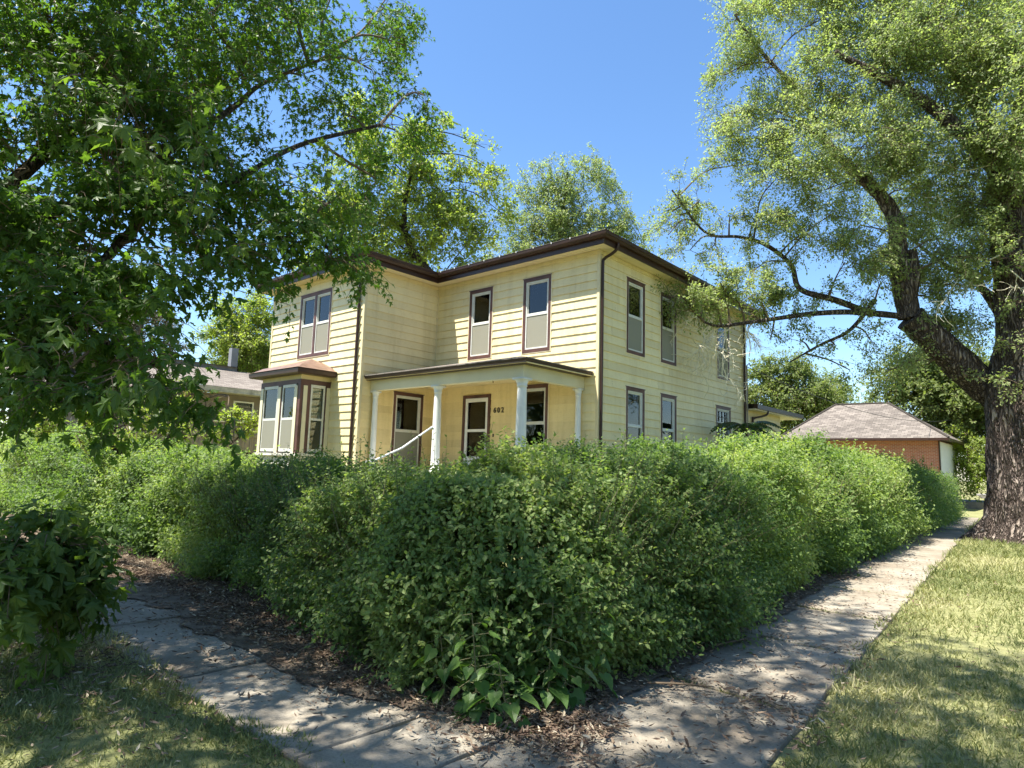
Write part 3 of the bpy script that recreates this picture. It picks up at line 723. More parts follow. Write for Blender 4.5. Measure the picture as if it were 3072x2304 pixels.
m = MB(); wbox(m, 'front', a+.02, a+.05, 2.16, 2.30, .012, .05); wbox(m, 'front', a+.025, a+.045, 2.02, 2.42, .012, .02); m.build('handle', MAT['metal'], sd)
m = MB(); wbox(m, 'front', a, b, zb, zt, -.12, -.07); 
idr = m.build('front_door', MAT['wood_door'], house)
m = MB()
for (p, q, r, s) in ((a+.16, a+.26, 2.72, 3.0), (a+.30, a+.40, 2.84, 3.12), (a+.44, a+.54, 2.96, 3.22)): wbox(m, 'front', p, q, r, s, -.07, -.062)
m.build('door_window', MAT['car_glass'], idr)
m = MB(); wbox(m, 'front', u0-.14, u0-.11, 2.32, 2.40, 0, .03); m.build('doorbell', MAT['dark'], house)
# house number
fc = bpy.data.curves.new('house_number', 'FONT'); fc.body = '602'; fc.size = .19; fc.extrude = .006; fc.space_character = 1.4; fc.offset = .0015
no = bpy.data.objects.new('house_number', fc); COL.objects.link(no); fc.materials.append(MAT['dark'])
no.location = (-3.17, -.024, 2.94); no.rotation_euler = (math.pi/2, 0, 0)
bpy.context.view_layer.update()
me_ = bpy.data.meshes.new_from_object(no.evaluated_get(bpy.context.evaluated_depsgraph_get())); nm = bpy.data.objects.new('house_number', me_); COL.objects.link(nm)
nm.location = no.location; nm.rotation_euler = no.rotation_euler; nm.parent = house; bpy.data.objects.remove(no); nm.name = 'house_number'
# porch
m = MB(); m.box(-5.48, -.12, -2.30, -.03, 1.20, 1.345); m.box(-5.45, -.2, -2.2, -.05, .45, 1.2)
m.build('porch_floor', MAT['white'], house)
m = MB()
m.box(-5.49, -.36, -2.17, -2.01, 3.40, 3.665); m.box(-.52, -.36, -2.009, -.02, 3.40, 3.664)
m.box(-5.52, -.33, -2.20, -1.98, 3.385, 3.40) if False else m
m.build('porch_beam', MAT['beam'], house)
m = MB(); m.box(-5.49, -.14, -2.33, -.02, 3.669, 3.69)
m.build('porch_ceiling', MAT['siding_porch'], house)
PP = [(-5.66, -2.19), (-.31, -2.19), (-.31, -.03), (-5.66, -.03)]
def porch_edge(mb, prof):
    # front and right runs with a mitred corner
    for d, z in prof: pass
    V = []; 
    for d, z in prof: V += [(-5.66, -2.17-d, z), (-.33+d, -2.17-d, z), (-.33+d, -.03, z)]
    Fs = []
    for r in range(len(prof)-1):
        for k in (0, 1): Fs.append((r*3+k, r*3+k+1, (r+1)*3+k+1, (r+1)*3+k))
    n = len(prof); Fs.append(tuple(r*3 for r in range(n-1, -1, -1))); Fs.append(tuple(r*3+2 for r in range(n)))
    mb.add(V, Fs)
m = MB(); porch_edge(m, [(.0, 3.66), (.14, 3.655), (.15, 3.675), (.20, 3.70), (.215, 3.765), (.0, 3.765)])
m.build('porch_gutter', MAT['brown'], house)
m = MB(); z = 3.772
V = [(-5.70, -2.40, z), (-.10, -2.40, z), (-.10, -.028, z), (-2.30, -.028, 4.33), (-5.499, -.028, 4.33), (-5.499, -2.40, z), (-5.70, -2.40, z-.02), (-.10, -2.40, z-.02), (-.10, -.028, z-.02)]
m.add(V, [(5, 1, 3, 4), (1, 2, 3), (6, 7, 1, 0), (7, 8, 2, 1)])
pr_ = m.build('porch_roof', MAT['shingle_grey'], house); uv_slopes(pr_)
def column(x, y, r, half=False, z0=1.346, z1=3.398):
    m = MB(); n = 22
    prof = [(r*1.55, 0), (r*1.55, .05), (r*1.35, .055), (r*1.4, .10), (r*1.2, .13), (r*1.05, .15), (r*1.02, .5), (r*.97, 1.2), (r*.86, z1-z0-.22), (r*.86, z1-z0-.18), (r*1.0, z1-z0-.17), (r*1.0, z1-z0-.15), (r*.9, z1-z0-.14), (r*1.15, z1-z0-.07), (r*1.25, z1-z0-.045)]
    an = np.arange(n)*2*math.pi/n
    V = np.array([[(x+q*math.cos(t), y+q*math.sin(t), z0+h) for t in an] for q, h in prof])
    i_, j_ = np.meshgrid(np.arange(len(prof)-1), np.arange(n), indexing='ij'); k_ = (j_+1) % n
    m.addn(V, np.stack([i_*n+j_, i_*n+k_, (i_+1)*n+k_, (i_+1)*n+j_], -1).reshape(-1, 4))
    m.box(x-r*1.32, x+r*1.32, y-r*1.32, y+r*1.32, z1-.045, z1)
    return m.build('column', MAT['white'], house, smooth=True)
column(-3.0, -2.09, .095); column(-.45, -2.09, .112); column(-5.36, -2.09, .075); column(-.45, -.12, .07)
# porch lamp stub and handrail
m = MB(); m.tube([(-2.2, -1.1, 3.665), (-2.2, -1.1, 3.60)], .05, 10); m.tube([(-2.2, -1.1, 3.60), (-2.2, -1.1, 3.53)], [.02, .012], 8); m.build('lamp_holder', MAT['copper'], house)
m = MB(); a_ = at(353.0, 465.0, 12.1); b_ = at(435, 428, 13.7)
m.tube([at(371, 462, 12.6), at(402, 448, 13.2), at(432, 427, 13.75)], .021, 8); m.tube([at(371, 462, 12.6), at(368, 480, 12.6), at(368, 500, 12.6)], .019, 8)
m.tube([at(371, 462, 12.6)+[0, 0, .002], at(366, 462, 12.55)], .03, 8)
m.build('handrail', MAT['white'], house)
m = MB()
for k in range(6): m.box(-4.5, -3.15, -2.34-.28*(k+1)+.0, -2.34-.28*k, .45, 1.15-.15*k)
m.build('front_steps', MAT['concrete'], house)

# bay window
bx0, bx1, by = -8.84, -6.80, -3.37
bay = MB(); bay.box(bx0+.02, bx1-.02, by+.02, -2.50, .45, 1.70); bay.box(bx0-.05, bx1+.05, by-.05, -2.485, 1.70, 1.765)
by_o = bay.build('bay_window', MAT['stone'], house); by_o['label'] = 'boxy bay with brown posts and cream strips under a copper roof'
m = MB()
m.box(bx0, bx1, by, -2.49, 3.55, 3.66)                                   # head
for (x0, x1) in ((bx0, bx0+.13), (bx0+.93, bx0+1.13), (bx1-.13, bx1)): m.box(x0, x1, by, by+.12, 1.766, 3.549)
m.box(bx0+.001, bx0+.12, by+.12, -2.49, 1.766, 3.549)
for (y0, y1) in ((by+.12, by+.30), (-2.63, -2.49)): m.box(bx1-.12, bx1-.001, y0, y1, 1.766, 3.549)
m.build('bay_post', MAT['trim'], by_o)
m = MB()
for xc in (bx0+.10, bx0+1.03, bx1-.19): m.box(xc-.068, xc+.068, by-.018, by-.002, 1.766, 3.50)
for yc in (by+.14, -2.55): m.box(bx1+.002, bx1+.018, yc-.055, yc+.055, 1.766, 3.50)
m.build('cream_strip', MAT['beam'], by_o)
m = MB(); m.box(bx0+.02, bx1-.02, by+.02, -2.49, 3.661, 3.78); m.build('bay_frieze', MAT['siding_porch'], by_o)
def sashes(name, parts):
    pass
for (x0, x1) in ((bx0+.16, bx0+.92), (bx0+1.14, bx1-.24)):
    m = MB()
    for (p, q, r, s) in ((x0, x0+.05, 1.80, 3.545), (x1-.05, x1, 1.80, 3.545), (x0+.05, x1-.05, 3.47, 3.545), (x0+.05, x1-.05, 1.80, 1.88), (x0+.05, x1-.05, 2.62, 2.68)): m.box(p, q, by+.012, by+.06, r, s)
    m.build('sash', MAT['sash'], by_o)
    m = MB(); m.box(x0+.05, x1-.05, by+.035, by+.04, 2.68, 3.47); m.box(x0+.05, x1-.05, by+.036, by+.041, 1.88, 2.62); m.build('pane', MAT['glass'], by_o)
    m = MB(); m.box(x0+.05, x1-.05, by+.014, by+.017, 1.88, 2.62); m.build('screen', MAT['screen'], by_o)
    m = MB(); uu = np.linspace(x0+.02, x1-.02, 40); oo = by+.2+.03*np.sin(np.arange(40)*1.7)
    V = np.vstack([np.column_stack([uu, oo, np.full(40, 1.8)]), np.column_stack([uu, oo, np.full(40, 3.5)])]); m.add(V, [(q, q+1, 41+q, 40+q) for q in range(39)]); m.build('curtain', MAT['curtain'], by_o)
y0, y1 = by+.31, -2.64
m = MB()
for (p, q, r, s) in ((y0, y0+.05, 1.80, 3.545), (y1-.05, y1, 1.80, 3.545), (y0+.05, y1-.05, 3.47, 3.545), (y0+.05, y1-.05, 1.80, 1.88), (y0+.05, y1-.05, 2.62, 2.68)): m.box(bx1-.06, bx1-.012, p, q, r, s)
m.build('sash', MAT['sash'], by_o)
m = MB(); m.box(bx1-.04, bx1-.035, y0+.05, y1-.05, 2.68, 3.47); m.box(bx1-.041, bx1-.036, y0+.05, y1-.05, 1.88, 2.62); m.build('pane', MAT['glass'], by_o)
m = MB()
for k in range(5): m.box(bx1-.10, bx1-.085, y0+.04, y1-.05, 2.74+.15*k, 2.74+.15*k+.11)
m.build('blind', MAT['curtain'], by_o)
m = MB(); ov = .25; BP = [(bx0, by), (bx1, by)]
V = []; prof = [(.0, 3.78), (ov-.03, 3.775), (ov, 3.80), (ov+.01, 3.90), (ov-.05, 3.915), (0, 3.915)]
for d, z in prof: V += [(bx0-d, -2.485, z), (bx0-d, by-d, z), (bx1+d, by-d, z), (bx1+d, -2.485, z)]
m.add(V, [(r*4+k, r*4+k+1, r*4+k+5, r*4+k+4) for r in range(len(prof)-1) for k in range(3)])
m.build('bay_gutter', MAT['brown'], by_o)
m = MB(); e = ov+.03
rows = [(e, 3.918), (e*.6, 3.955), (.0, 4.06), (-.45, 4.22)]
V = []
for d, z in rows: V += [(bx0-d, -2.485, z), (bx0-d, by-d, z), (bx1+d, by-d, z), (bx1+d, -2.485, z)]
n0 = len(V); V += [(bx0+1.02, -2.485, 4.385)]
Fs = [(r*4+k, r*4+k+1, r*4+k+5, r*4+k+4) for r in range(3) for k in range(3)]+[(12, 13, 16), (13, 14, 16), (14, 15, 16)]
m.add(V, Fs); m.build('bay_roof', MAT['copper'], by_o)

# rear annex
m = MB(); siding(m, (-.02, 8.52, 0), (0, 1, 0), (1, 0, 0), 0, 3.12, .5, 3.66); siding(m, (-.02, 11.64, 0), (-1, 0, 0), (0, 1, 0), 0, 6, .5, 3.66)
ann = m.build('annex_wall', MAT['siding_porch'], house)
m = MB(); m.box(-6.2, .30, 8.50, 13.0, 3.62, 3.66); m.build('annex_soffit', MAT['soffit'], ann)
m = MB(); m.box(.22, .36, 8.55, 13.05, 3.66, 3.80); m.box(-6.2, .22, 12.9, 13.05, 3.66, 3.80); m.build('annex_gutter', MAT['brown'], ann)
m = MB(); m.add([(.30, 8.5, 3.80), (.30, 13.05, 3.80), (-6.2, 13.05, 4.5), (-6.2, 8.5, 4.5)], [(0, 1, 2, 3)]); o = m.build('annex_roof', MAT['shingle_grey'], ann); uv_slopes(o)
m = MB(); m.tube(smooth_path([(.30, 9.6, 3.68), (.29, 9.55, 3.55), (.18, 9.3, 3.46), (.06, 9.0, 3.38), (.04, 8.95, 3.2), (.04, 8.95, 1.0)], 5), .036, 8); m.build('annex_downspout', MAT['brown'], ann, smooth=True)
# electric service drop
m = MB(); a_ = np.array([.1, 8.45, 5.0]); b_ = at(1000, 402, 60); t = np.linspace(0, 1, 24)[:, None]
Pw = a_+(b_-a_)*t; Pw[:, 2] -= (4*t*(1-t)*1.6)[:, 0]
m.tube(Pw, .013, 5); tag(m.build('power_line', MAT['wire']), 'thin black service wire running from the house back corner over the garage', 'wire')
m = MB(); m.tube([(.08, 8.42, 1.2), (.08, 8.42, 5.05), (.16, 8.42, 5.12), (.2, 8.42, 5.02)], .022, 8); m.build('service_conduit', MAT['metal'], house)

# ------------------------------------------------------------------ brick garage
gA = np.array([-5.85, 28.1]); gB = np.array([2.86, 28.1]); Z = 3.74
gu = (gB-gA)/np.linalg.norm(gB-gA); gn = np.array([-gu[1], gu[0]]); gw = np.linalg.norm(gB-gA); gd = 6.6
gar = empty('garage', (*((gA+gB)/2+gn*gd/2), 0.0), 'low red brick garage with pinkish brown hip roof behind the hedge', 'garage')
def G(u, v, z): p = gA+gu*u+gn*v; return (p[0], p[1], z)
def gbox(mb, u0, u1, v0, v1, z0, z1):
    mb.add([G(u0, v0, z0), G(u1, v0, z0), G(u1, v1, z0), G(u0, v1, z0), G(u0, v0, z1), G(u1, v0, z1), G(u1, v1, z1), G(u0, v1, z1)],
           [(0, 3, 2, 1), (4, 5, 6, 7), (0, 1, 5, 4), (1, 2, 6, 5), (2, 3, 7, 6), (3, 0, 4, 7)])
m = MB(); gbox(m, .5, gw-.55, .6, gd-.5, 0, 3.62); o = m.build('wall', MAT['brick'], gar); uv_planar(o, (gu[0], gu[1], 0), (0, 0, 1))
m = MB(); gbox(m, gw-.545, gw-.48, .68, gd-.55, 0, 3.55); m.build('side_cladding', MAT['white'], gar)
m = MB(); gbox(m, gw-.552, gw-.50, .55, .66, 0, 3.6); m.build('corner_trim', MAT['brown'], gar)
m = MB(); zt = 5.98; GL, GR = 2.45, gw-3.36
V = [G(0, 0, Z), G(gw, 0, Z), G(gw, gd, Z), G(0, gd, Z), G(GL, gd/2, zt), G(GR, gd/2, zt), G(0, 0, Z-.05), G(gw, 0, Z-.05), G(gw, gd, Z-.05), G(0, gd, Z-.05)]
m.add(V, [(0, 1, 5, 4), (1, 2, 5), (2, 3, 4, 5), (3, 0, 4), (6, 7, 1, 0), (7, 8, 2, 1), (9, 8, 7, 6)]); o = m.build('roof', MAT['shingle_pink'], gar); uv_slopes(o)
m = MB()
for a_, b_ in ((V[0], V[4]), (V[1], V[5]), (V[4], V[5])): m.tube([np.array(a_)+[0, 0, .02], np.array(b_)+[0, 0, .02]], .06, 6)
m.build('ridge_cap', MAT['shingle_pink'], gar)
m = MB(); gbox(m, .02, gw-.02, -.04, .0, Z-.14, Z-.01); gbox(m, gw-.0, gw+.04, 0, gd, Z-.14, Z-.01); m.build('fascia', MAT['brown'], gar)

# ------------------------------------------------------------------ neighbour house on the left
nh = empty('neighbor_house', (-21, -1, 0), 'grey brown sided single storey house with weathered grey roof past the bay window', 'house')
nsid = simple('taupe_siding', (.235, .20, .155), .7, .12, 2, .1, 8)
m = MB(); siding(m, (-17.9, -1.9, 0), (0, 1, 0), (1, 0, 0), 0, 5.4, .2, 4.15, [(2.05, 2.85, 3.1, 3.9)], .012)
siding(m, (-17.9, 3.5, 0), (-1, 0, 0), (0, 1, 0), 0, 9, .2, 4.15, (), .012); siding(m, (-17.9, -1.9, 0), (-1, 0, 0), (0, -1, 0), 0, 9, .2, 4.15, (), .012)
siding(m, (-18.4, -7.0, 0), (0, 1, 0), (1, 0, 0), 0, 5.1, .2, 3.6, [(3.9, 4.6, 2.5, 3.1)], .012)
m.build('wall', nsid, nh)
m = MB()
V = [(-17.3, -3.2, 4.38), (-17.3, 4.1, 4.38), (-20.2, 2.0, 5.45), (-20.2, -3.2, 5.45), (-26, 2.0, 5.45), (-26, 4.1, 4.38), (-26, -3.2, 5.45)]
m.add(V, [(0, 1, 2, 3), (1, 5, 4, 2), (3, 2, 4, 6)]); o = m.build('roof', MAT['shingle_grey'], nh); uv_slopes(o)
m = MB(); m.add([(-17.9, -7.6, 3.72), (-17.9, -1.7, 3.72), (-21.5, -1.7, 4.9), (-21.5, -7.6, 4.9)], [(0, 1, 2, 3)]); o = m.build('side_roof', MAT['shingle_grey'], nh); uv_slopes(o)
m = MB(); m.box(-26, -20.25, -6.0, 1.2, 5.3, 5.62); m.build('roof_riser', simple('grey_riser', (.2, .2, .19), .7), nh)
m = MB(); m.add([(-20.1, -6.2, 5.62), (-20.1, 1.4, 5.62), (-23.2, 0, 6.0), (-23.2, -6.2, 6.0)], [(0, 1, 2, 3)]); o = m.build('upper_roof', MAT['shingle_pink'], nh); uv_slopes(o)
m = MB(); m.box(-20.6, -20.3, 1.0, 1.3, 5.3, 6.5); m.build('chimney_pipe', simple('pipe_metal', (.2, .2, .2), .5), nh)
m = MB(); m.box(-17.88, -17.25, -3.1, 4.0, 4.16, 4.20); m.box(-17.3, -17.27, -3.15, 4.05, 4.20, 4.37); m.build('eave_board', simple('peeling_cream_board', (.50, .45, .32), .8, .3, 5), nh)
m = MB(); m.box(-17.87, -17.83, -1.9, 3.5, 3.02, 3.07); m.box(-17.87, -17.83, -1.9, -1.8, .3, 4.1); m.build('trim_board', MAT['soffit'], nh)
m = MB()
for (a_, b_, c_, d_) in ((.12, .18, 3.08, 3.92), (.92, .98, 3.08, 3.92), (.18, .92, 3.86, 3.92), (.18, .92, 3.08, 3.14), (.18, .92, 3.46, 3.50)): m.box(-17.89, -17.84, a_, b_, c_, d_)
w_ = m.build('window', MAT['white'], nh)
m = MB(); m.box(-17.93, -17.92, .18, .92, 3.14, 3.86); m.build('pane', MAT['glass'], w_)
m = MB()
for (a_, b_, c_, d_) in ((-3.12, -3.07, 2.48, 3.12), (-2.43, -2.38, 2.48, 3.12), (-3.07, -2.43, 3.07, 3.12), (-3.07, -2.43, 2.48, 2.53)): m.box(-18.39, -18.34, a_, b_, c_, d_)
w_ = m.build('window', MAT['white'], nh)
m = MB(); m.box(-18.43, -18.42, -3.07, -2.43, 2.53, 3.07); m.build('pane', MAT['glass'], w_)
m = MB(); m.box(-25.8, -17.95, -1.8, 3.4, 4.1, 4.14); m.box(-25.8, -18.45, -6.9, -2.0, 3.5, 3.54); m.build('ceiling', MAT['room'], nh)  # painted near black in place of the shade in unlit rooms
# picket fence between the lots
fn = empty('picket_fence', (-14.4, -2.2, 0), 'weathered wooden board fence between the neighbor house and the hedge', 'fence')
a_, b_ = np.array([-15.3, -4.4]), np.array([-12.0, 2.6]); fl = np.linalg.norm(b_-a_); fu = (b_-a_)/fl; fnn = np.array([fu[1], -fu[0]])
m = MB(); n = int(fl/.145)
for k in range(n):
    c = a_+fu*(k*.145+.07); h = 2.36+rng.normal()*.012; w = .062; t_ = .012
    q = [c-fu*w-fnn*t_, c+fu*w-fnn*t_, c+fu*w+fnn*t_, c-fu*w+fnn*t_]
    m.add([(*p, .3) for p in q]+[(*p, h) for p in q], [(0, 3, 2, 1), (4, 5, 6, 7), (0, 1, 5, 4), (1, 2, 6, 5), (2, 3, 7, 6), (3, 0, 4, 7)])
m.build('board_panel', MAT['post_wood'], fn)
m = MB()
for zz in (.7, 2.32):
    q = [a_+fnn*.014, b_+fnn*.014, b_+fnn*.06, a_+fnn*.06]; m.add([(*p, zz) for p in q]+[(*p, zz+.08) for p in q], [(0, 3, 2, 1), (4, 5, 6, 7), (0, 1, 5, 4), (1, 2, 6, 5), (2, 3, 7, 6), (3, 0, 4, 7)])
m.build('rail', MAT['post_wood'], fn)
m = MB(); c = a_; m.box(c[0]-.06, c[0]+.06, c[1]-.06, c[1]+.06, 0, 3.0); m.build('post', MAT['soffit'], fn)

# ------------------------------------------------------------------ parked car glimpsed over the hedge at the far left
def car():
    c = at(36, 440, 26.0); c[2] = 0
    root = empty('parked_car', (c[0], c[1], 0), 'silver car half hidden behind the hedge under the maple', 'car')
    def P(x, y, z): return (c[0]+x, c[1]+y, z)
    prof = [(-2.2, .35), (-2.25, .75), (-2.1, .92), (-1.2, 1.0), (-.55, 1.42), (.75, 1.45), (1.45, 1.02), (2.1, .95), (2.25, .7), (2.2, .35)]
    m = MB(); n = len(prof)
    rows = []
    for yy, s in ((-.85, .0), (-.80, 1), (.80, 1), (.85, 0)):
        for (x, z_) in prof: rows.append(P(x*(.97 if s == 0 else 1), yy*(.86 if z_ > 1.1 else 1), z_-(.03 if s == 0 else 0)))
    Fs = [(r*n+k, r*n+k+1, (r+1)*n+k+1, (r+1)*n+k) for r in range(3) for k in range(n-1)]+[tuple(range(n-1, -1, -1)), tuple(3*n+k for k in range(n))]
    m.add(rows, Fs); m.build('body', MAT['car_paint'], root, smooth=False)
    m = MB()
    for yy in (-.80, .80):
        q = [(-1.05, 1.04), (-.5, 1.36), (.7, 1.38), (1.25, 1.04)]; s = -1 if yy < 0 else 1
        m.add([P(x, yy*.99+s*.06-(s*.12 if z_ > 1.1 else 0), z_) for x, z_ in q], [(0, 1, 2, 3)])
    m.add([P(-1.22, -.7, 1.02), P(-1.22, .7, 1.02), P(-.60, .6, 1.41), P(-.60, -.6, 1.41)], [(0, 1, 2, 3)])
    m.add([P(1.46, -.7, 1.04), P(1.46, .7, 1.04), P(.80, .6, 1.45), P(.80, -.6, 1.45)], [(0, 1, 2, 3)])
    m.build('windscreen', MAT['car_glass'], root)
    for x in (-1.35, 1.35):
        for yy in (-.86, .86):
            m = MB(); m.tube([P(x, yy-.1, .32), P(x, yy+.1, .32)], .32, 16); m.build('wheel', MAT['tyre'], root)
car()
# ------------------------------------------------------------------ plants
def sprig_leaves(mb, tpl, base, d, length, nl, size, stem_mb=None, stem_r=.004, droop=.35, spread=.9, val=None, jit=.25, petiole=.0, up=None, nout=.55):
    """base (n,3) sprig roots, d (n,3) directions; nl leaves each, laid alternately along the twig"""
    n = len(base); d = nrm(d)
    side = nrm(np.cross(d, rdir(n)))
    length = np.broadcast_to(length, (n,)); size = np.broadcast_to(size, (n,))
    t = (np.arange(nl)+.6)/nl
    tt = np.broadcast_to(t[None], (n, nl)) + rng.uniform(-.4, .4, (n, nl))/nl
    g = np.array([0, 0, -1.0])
    P = base[:, None]+d[:, None]*(length[:, None]*tt)[..., None]+g*(droop*length[:, None]*tt**2)[..., None]
    tang = nrm(d[:, None]+g*(2*droop*tt)[..., None])
    sg = np.where(np.arange(nl) % 2 == 0, 1.0, -1.0)[None, :, None]
    roll = rng.uniform(-1.2, 1.2, (n, nl, 1))
    s2 = nrm(np.cross(tang, side[:, None]))
    lat = nrm(side[:, None]*np.cos(roll)+s2*np.sin(roll))*sg
    A = nrm(tang*.55+lat*spread+g*droop*.9+rng.normal(0, jit, (n, nl, 3)))
    upv = np.array([0, 0, 1.0]) if up is None else up
    Nn = nrm(upv*.75+rng.normal(0, .45, (n, nl, 3))+SUN_DIR*.35+nout*nrm(d*[1, 1, .3])[:, None])
    Pl = P+A*(petiole*size[:, None])[..., None]
    S = size[:, None]*rng.uniform(.65, 1.2, (n, nl))
    v = rng.uniform(0, 1, (n, 1)) if val is None else np.asarray(val)[:, None]
    v = np.clip(v*.65+rng.uniform(0, .35, (n, nl)), 0, 1)
    tl = tpl if isinstance(tpl, list) else [tpl]
    P_, A_, N_, S_, v_ = Pl.reshape(-1, 3), A.reshape(-1, 3), Nn.reshape(-1, 3), S.ravel(), v.ravel()
    w_ = rng.integers(0, len(tl), len(P_))
    for q_, T_ in enumerate(tl):
        k_ = w_ == q_
        if k_.any(): scatter(mb, *T_, P_[k_], A_[k_], N_[k_], S_[k_], v_[k_])
    if stem_mb is not None:
        k = 4; ts = np.linspace(0, 1, k)
        Q = base[:, None]+d[:, None]*(length[:, None]*ts)[..., None]+g*(droop*length[:, None]*ts**2)[..., None]
        ribbons(stem_mb, Q, stem_r)
def ribbons(mb, Q, r):
    """three-sided thin stems along Q (n,k,3)"""
    n, k, _ = Q.shape
    T = nrm(np.gradient(Q, axis=1)); a = nrm(np.cross(T, rdir(n)[:, None]+0*T)); b = np.cross(T, a)
    rr = (np.broadcast_to(r, (n,))[:, None]*np.linspace(1, .35, k)[None])[..., None]
    V = np.stack([Q+rr*(math.cos(w)*a+math.sin(w)*b) for w in (0, 2.094, 4.189)], 2)   # n,k,3,3
    i_ = np.arange(n)[:, None, None]*k*3; j_ = np.arange(k-1)[None, :, None]*3; q_ = np.arange(3)[None, None, :]; q2 = (q_+1) % 3
    Fq = np.stack([i_+j_+q_, i_+j_+q2, i_+j_+3+q2, i_+j_+3+q_], -1).reshape(-1, 4)
    mb.addn(V.reshape(-1, 3), Fq)

# ---- hedges
def hedge_path(P, n=8):
    P = smooth_path(P, n); s = np.concatenate([[0], np.cumsum(np.linalg.norm(np.diff(P[:, :2], axis=0), axis=1))]); return P, s
def hedge(name, label, P, n, seed, nshoot, capend=0.0, nose=0.0):
    """P columns: x, y, half width, height.  leaves in a lumpy shell"""
    Pq, s = hedge_path(P)
    L_ = s[-1]
    grid = np.linspace(0, L_, 400); gx = [np.interp(grid, s, Pq[:, c]) for c in range(4)]
    dist = np.hypot(gx[0]-CAM[0], gx[1]-CAM[1]); dens = 1/np.clip(dist, 4, 40)**1.05; cdf = np.cumsum(dens); cdf /= cdf[-1]
    def sample(n_):
        u = np.interp(rng.uniform(0, 1, n_), cdf, grid)
        x, y, w, h = [np.interp(u, grid, q) for q in gx]
        e = .05; tx = np.interp(u+e, grid, gx[0])-np.interp(u-e, grid, gx[0]); ty = np.interp(u+e, grid, gx[1])-np.interp(u-e, grid, gx[1])
        tn = np.hypot(tx, ty); tx, ty = tx/tn, ty/tn
        return u, x, y, w, h, tx, ty
    u, x, y, w, h, tx, ty = sample(n)
    th = rng.uniform(-.12*math.pi, 1.08*math.pi, n)          # 0 outer side, pi inner
    cap = np.clip((u-(L_-.9))/.9, 0, 1)**2*capend
    th = np.where(rng.uniform(size=n) < .72, np.clip(th, -.4, 2.2), th)
    cs, sn = np.cos(th), np.sin(th)
    ex = np.sign(cs)*np.abs(cs)**.90; ez = np.sign(sn)*np.abs(sn)**.80
    zc = .26*h
    lump = (vnoise(np.column_stack([u, th*1.2, 0*u+seed]), 1.1, seed)-.5)*.46+(vnoise(np.column_stack([u, th*2.0, 0*u+seed]), 2.8, seed+1)-.5)*.34
    dep = 1.04-np.abs(rng.normal(0, .16, n)); dep = np.where(rng.uniform(size=n) < .16, rng.uniform(.35, .9, n), dep)
    rad = (1+lump)*dep
    zz = zc+ez*(h-zc)*np.where(sn > 0, rad, 1.0)
    low = np.where(sn < 0, 1-.35*np.abs(sn), 1.0)
    # lower skirt: straight fill down to the ground on the outer face
    skirt = (np.abs(cs) > .85) & (rng.uniform(size=n) < .6)
    zz = np.where(skirt, rng.uniform(.06, 1, n)*zc*1.25, zz)
    taper = np.clip(.80+.25*(zz/np.maximum(zc, .1)), .5, 1.0)
    off = ex*w*rad*low*np.where(zz < zc, taper, 1.0)*(1-.75*cap)
    zz = zz*(1-.35*cap)
    nx, ny = ty, -tx
    B = np.column_stack([x+nx*off, y+ny*off, zz])+rng.normal(0, .045, (n, 3))
    sh = (vnoise(B, 1.5, seed+31)-.5)*.40+(vnoise(B, 3.6, seed+32)-.5)*.26
    B = B+np.column_stack([nx*ex*sh, ny*ex*sh, np.clip(ez, 0, 1)*sh*.75])
    B[:, 2] = np.maximum(B[:, 2], .03)
    D = np.column_stack([nx*ex, ny*ex, .45+.8*np.clip(ez, 0, 1)])+rng.normal(0, .42, (n, 3))
    if nose:
        kn = rng.uniform(size=n) < nose; m0 = kn.sum(); ph = rng.uniform(-1.75, 1.75, m0)
        x0, y0, w0, h0 = [q[0] for q in gx]; T0 = np.array([gx[0][3]-x0, gx[1][3]-y0]); T0 /= np.linalg.norm(T0); N0 = np.array([T0[1], -T0[0]])
        wall = rng.uniform(size=m0) < .75
        lmp = 1+(vnoise(np.column_stack([ph*1.6, rng.uniform(0, .01, m0), 0*ph+seed]), 1.5, seed)-.5)*.2
        zq = rng.uniform(.04, 1.0, m0)*h0; rr_ = w0*lmp*dep[kn]*np.where(wall, np.clip(1.06-.62*(zq/h0)**2.2, .3, 1.1)*np.clip(.78+.6*zq/h0, 0, 1), rng.uniform(0, .8, m0))
        lm2 = (vnoise(np.column_stack([ph*1.6, zq*1.4, 0*ph+seed]), 1.8, seed+7)-.5)*.36; rr_ = rr_*(1+lm2)
        zq = np.where(wall, zq, h0*(1-.25*(rr_/w0)**2)-abs(rng.normal(0, .1, m0)))
        dx = -T0[0]*np.cos(ph)+N0[0]*np.sin(ph); dy = -T0[1]*np.cos(ph)+N0[1]*np.sin(ph)
        B[kn] = np.column_stack([x0+dx*rr_, y0+dy*rr_, zq]); D[kn] = np.column_stack([dx, dy, .6+0*dx])+rng.normal(0, .42, (m0, 3))
    dc = np.linalg.norm(B-CAM, axis=1)
    gap = vnoise(B, 1.7, seed+21)*.6+vnoise(B, 4.5, seed+22)*.4
    ok = (dc > 1.2) & ((gap > .36) | (rng.uniform(size=n) < .30)); B, D, dc = B[ok], D[ok], dc[ok]
    px, py, pw = project(B)
    root = empty(name, (P[0][0], P[0][1], 0), label, 'hedge')
    lv = MB(); st = MB()
    val = np.clip((vnoise(B, .9, seed+5)-.5)*1.3+.45+rng.uniform(-.2, .2, len(B)), 0, 1)
    near = dc < 7.5
    for msk, tpl, nl, sz, ln in ((near, ROUND, 10, .046, .28), (~near, SIMPLE if False else QUAD, 8, .050, .27)):
        k = np.clip((dc[msk]/7.5), 1, 2.0)**.75
        sprig_leaves(lv, tpl, B[msk]-nrm(D[msk])*.10, D[msk], ln*k*rng.uniform(.7, 1.35, msk.sum()), nl, sz*k, st if near is msk else None, .0022, droop=.22, val=val[msk])
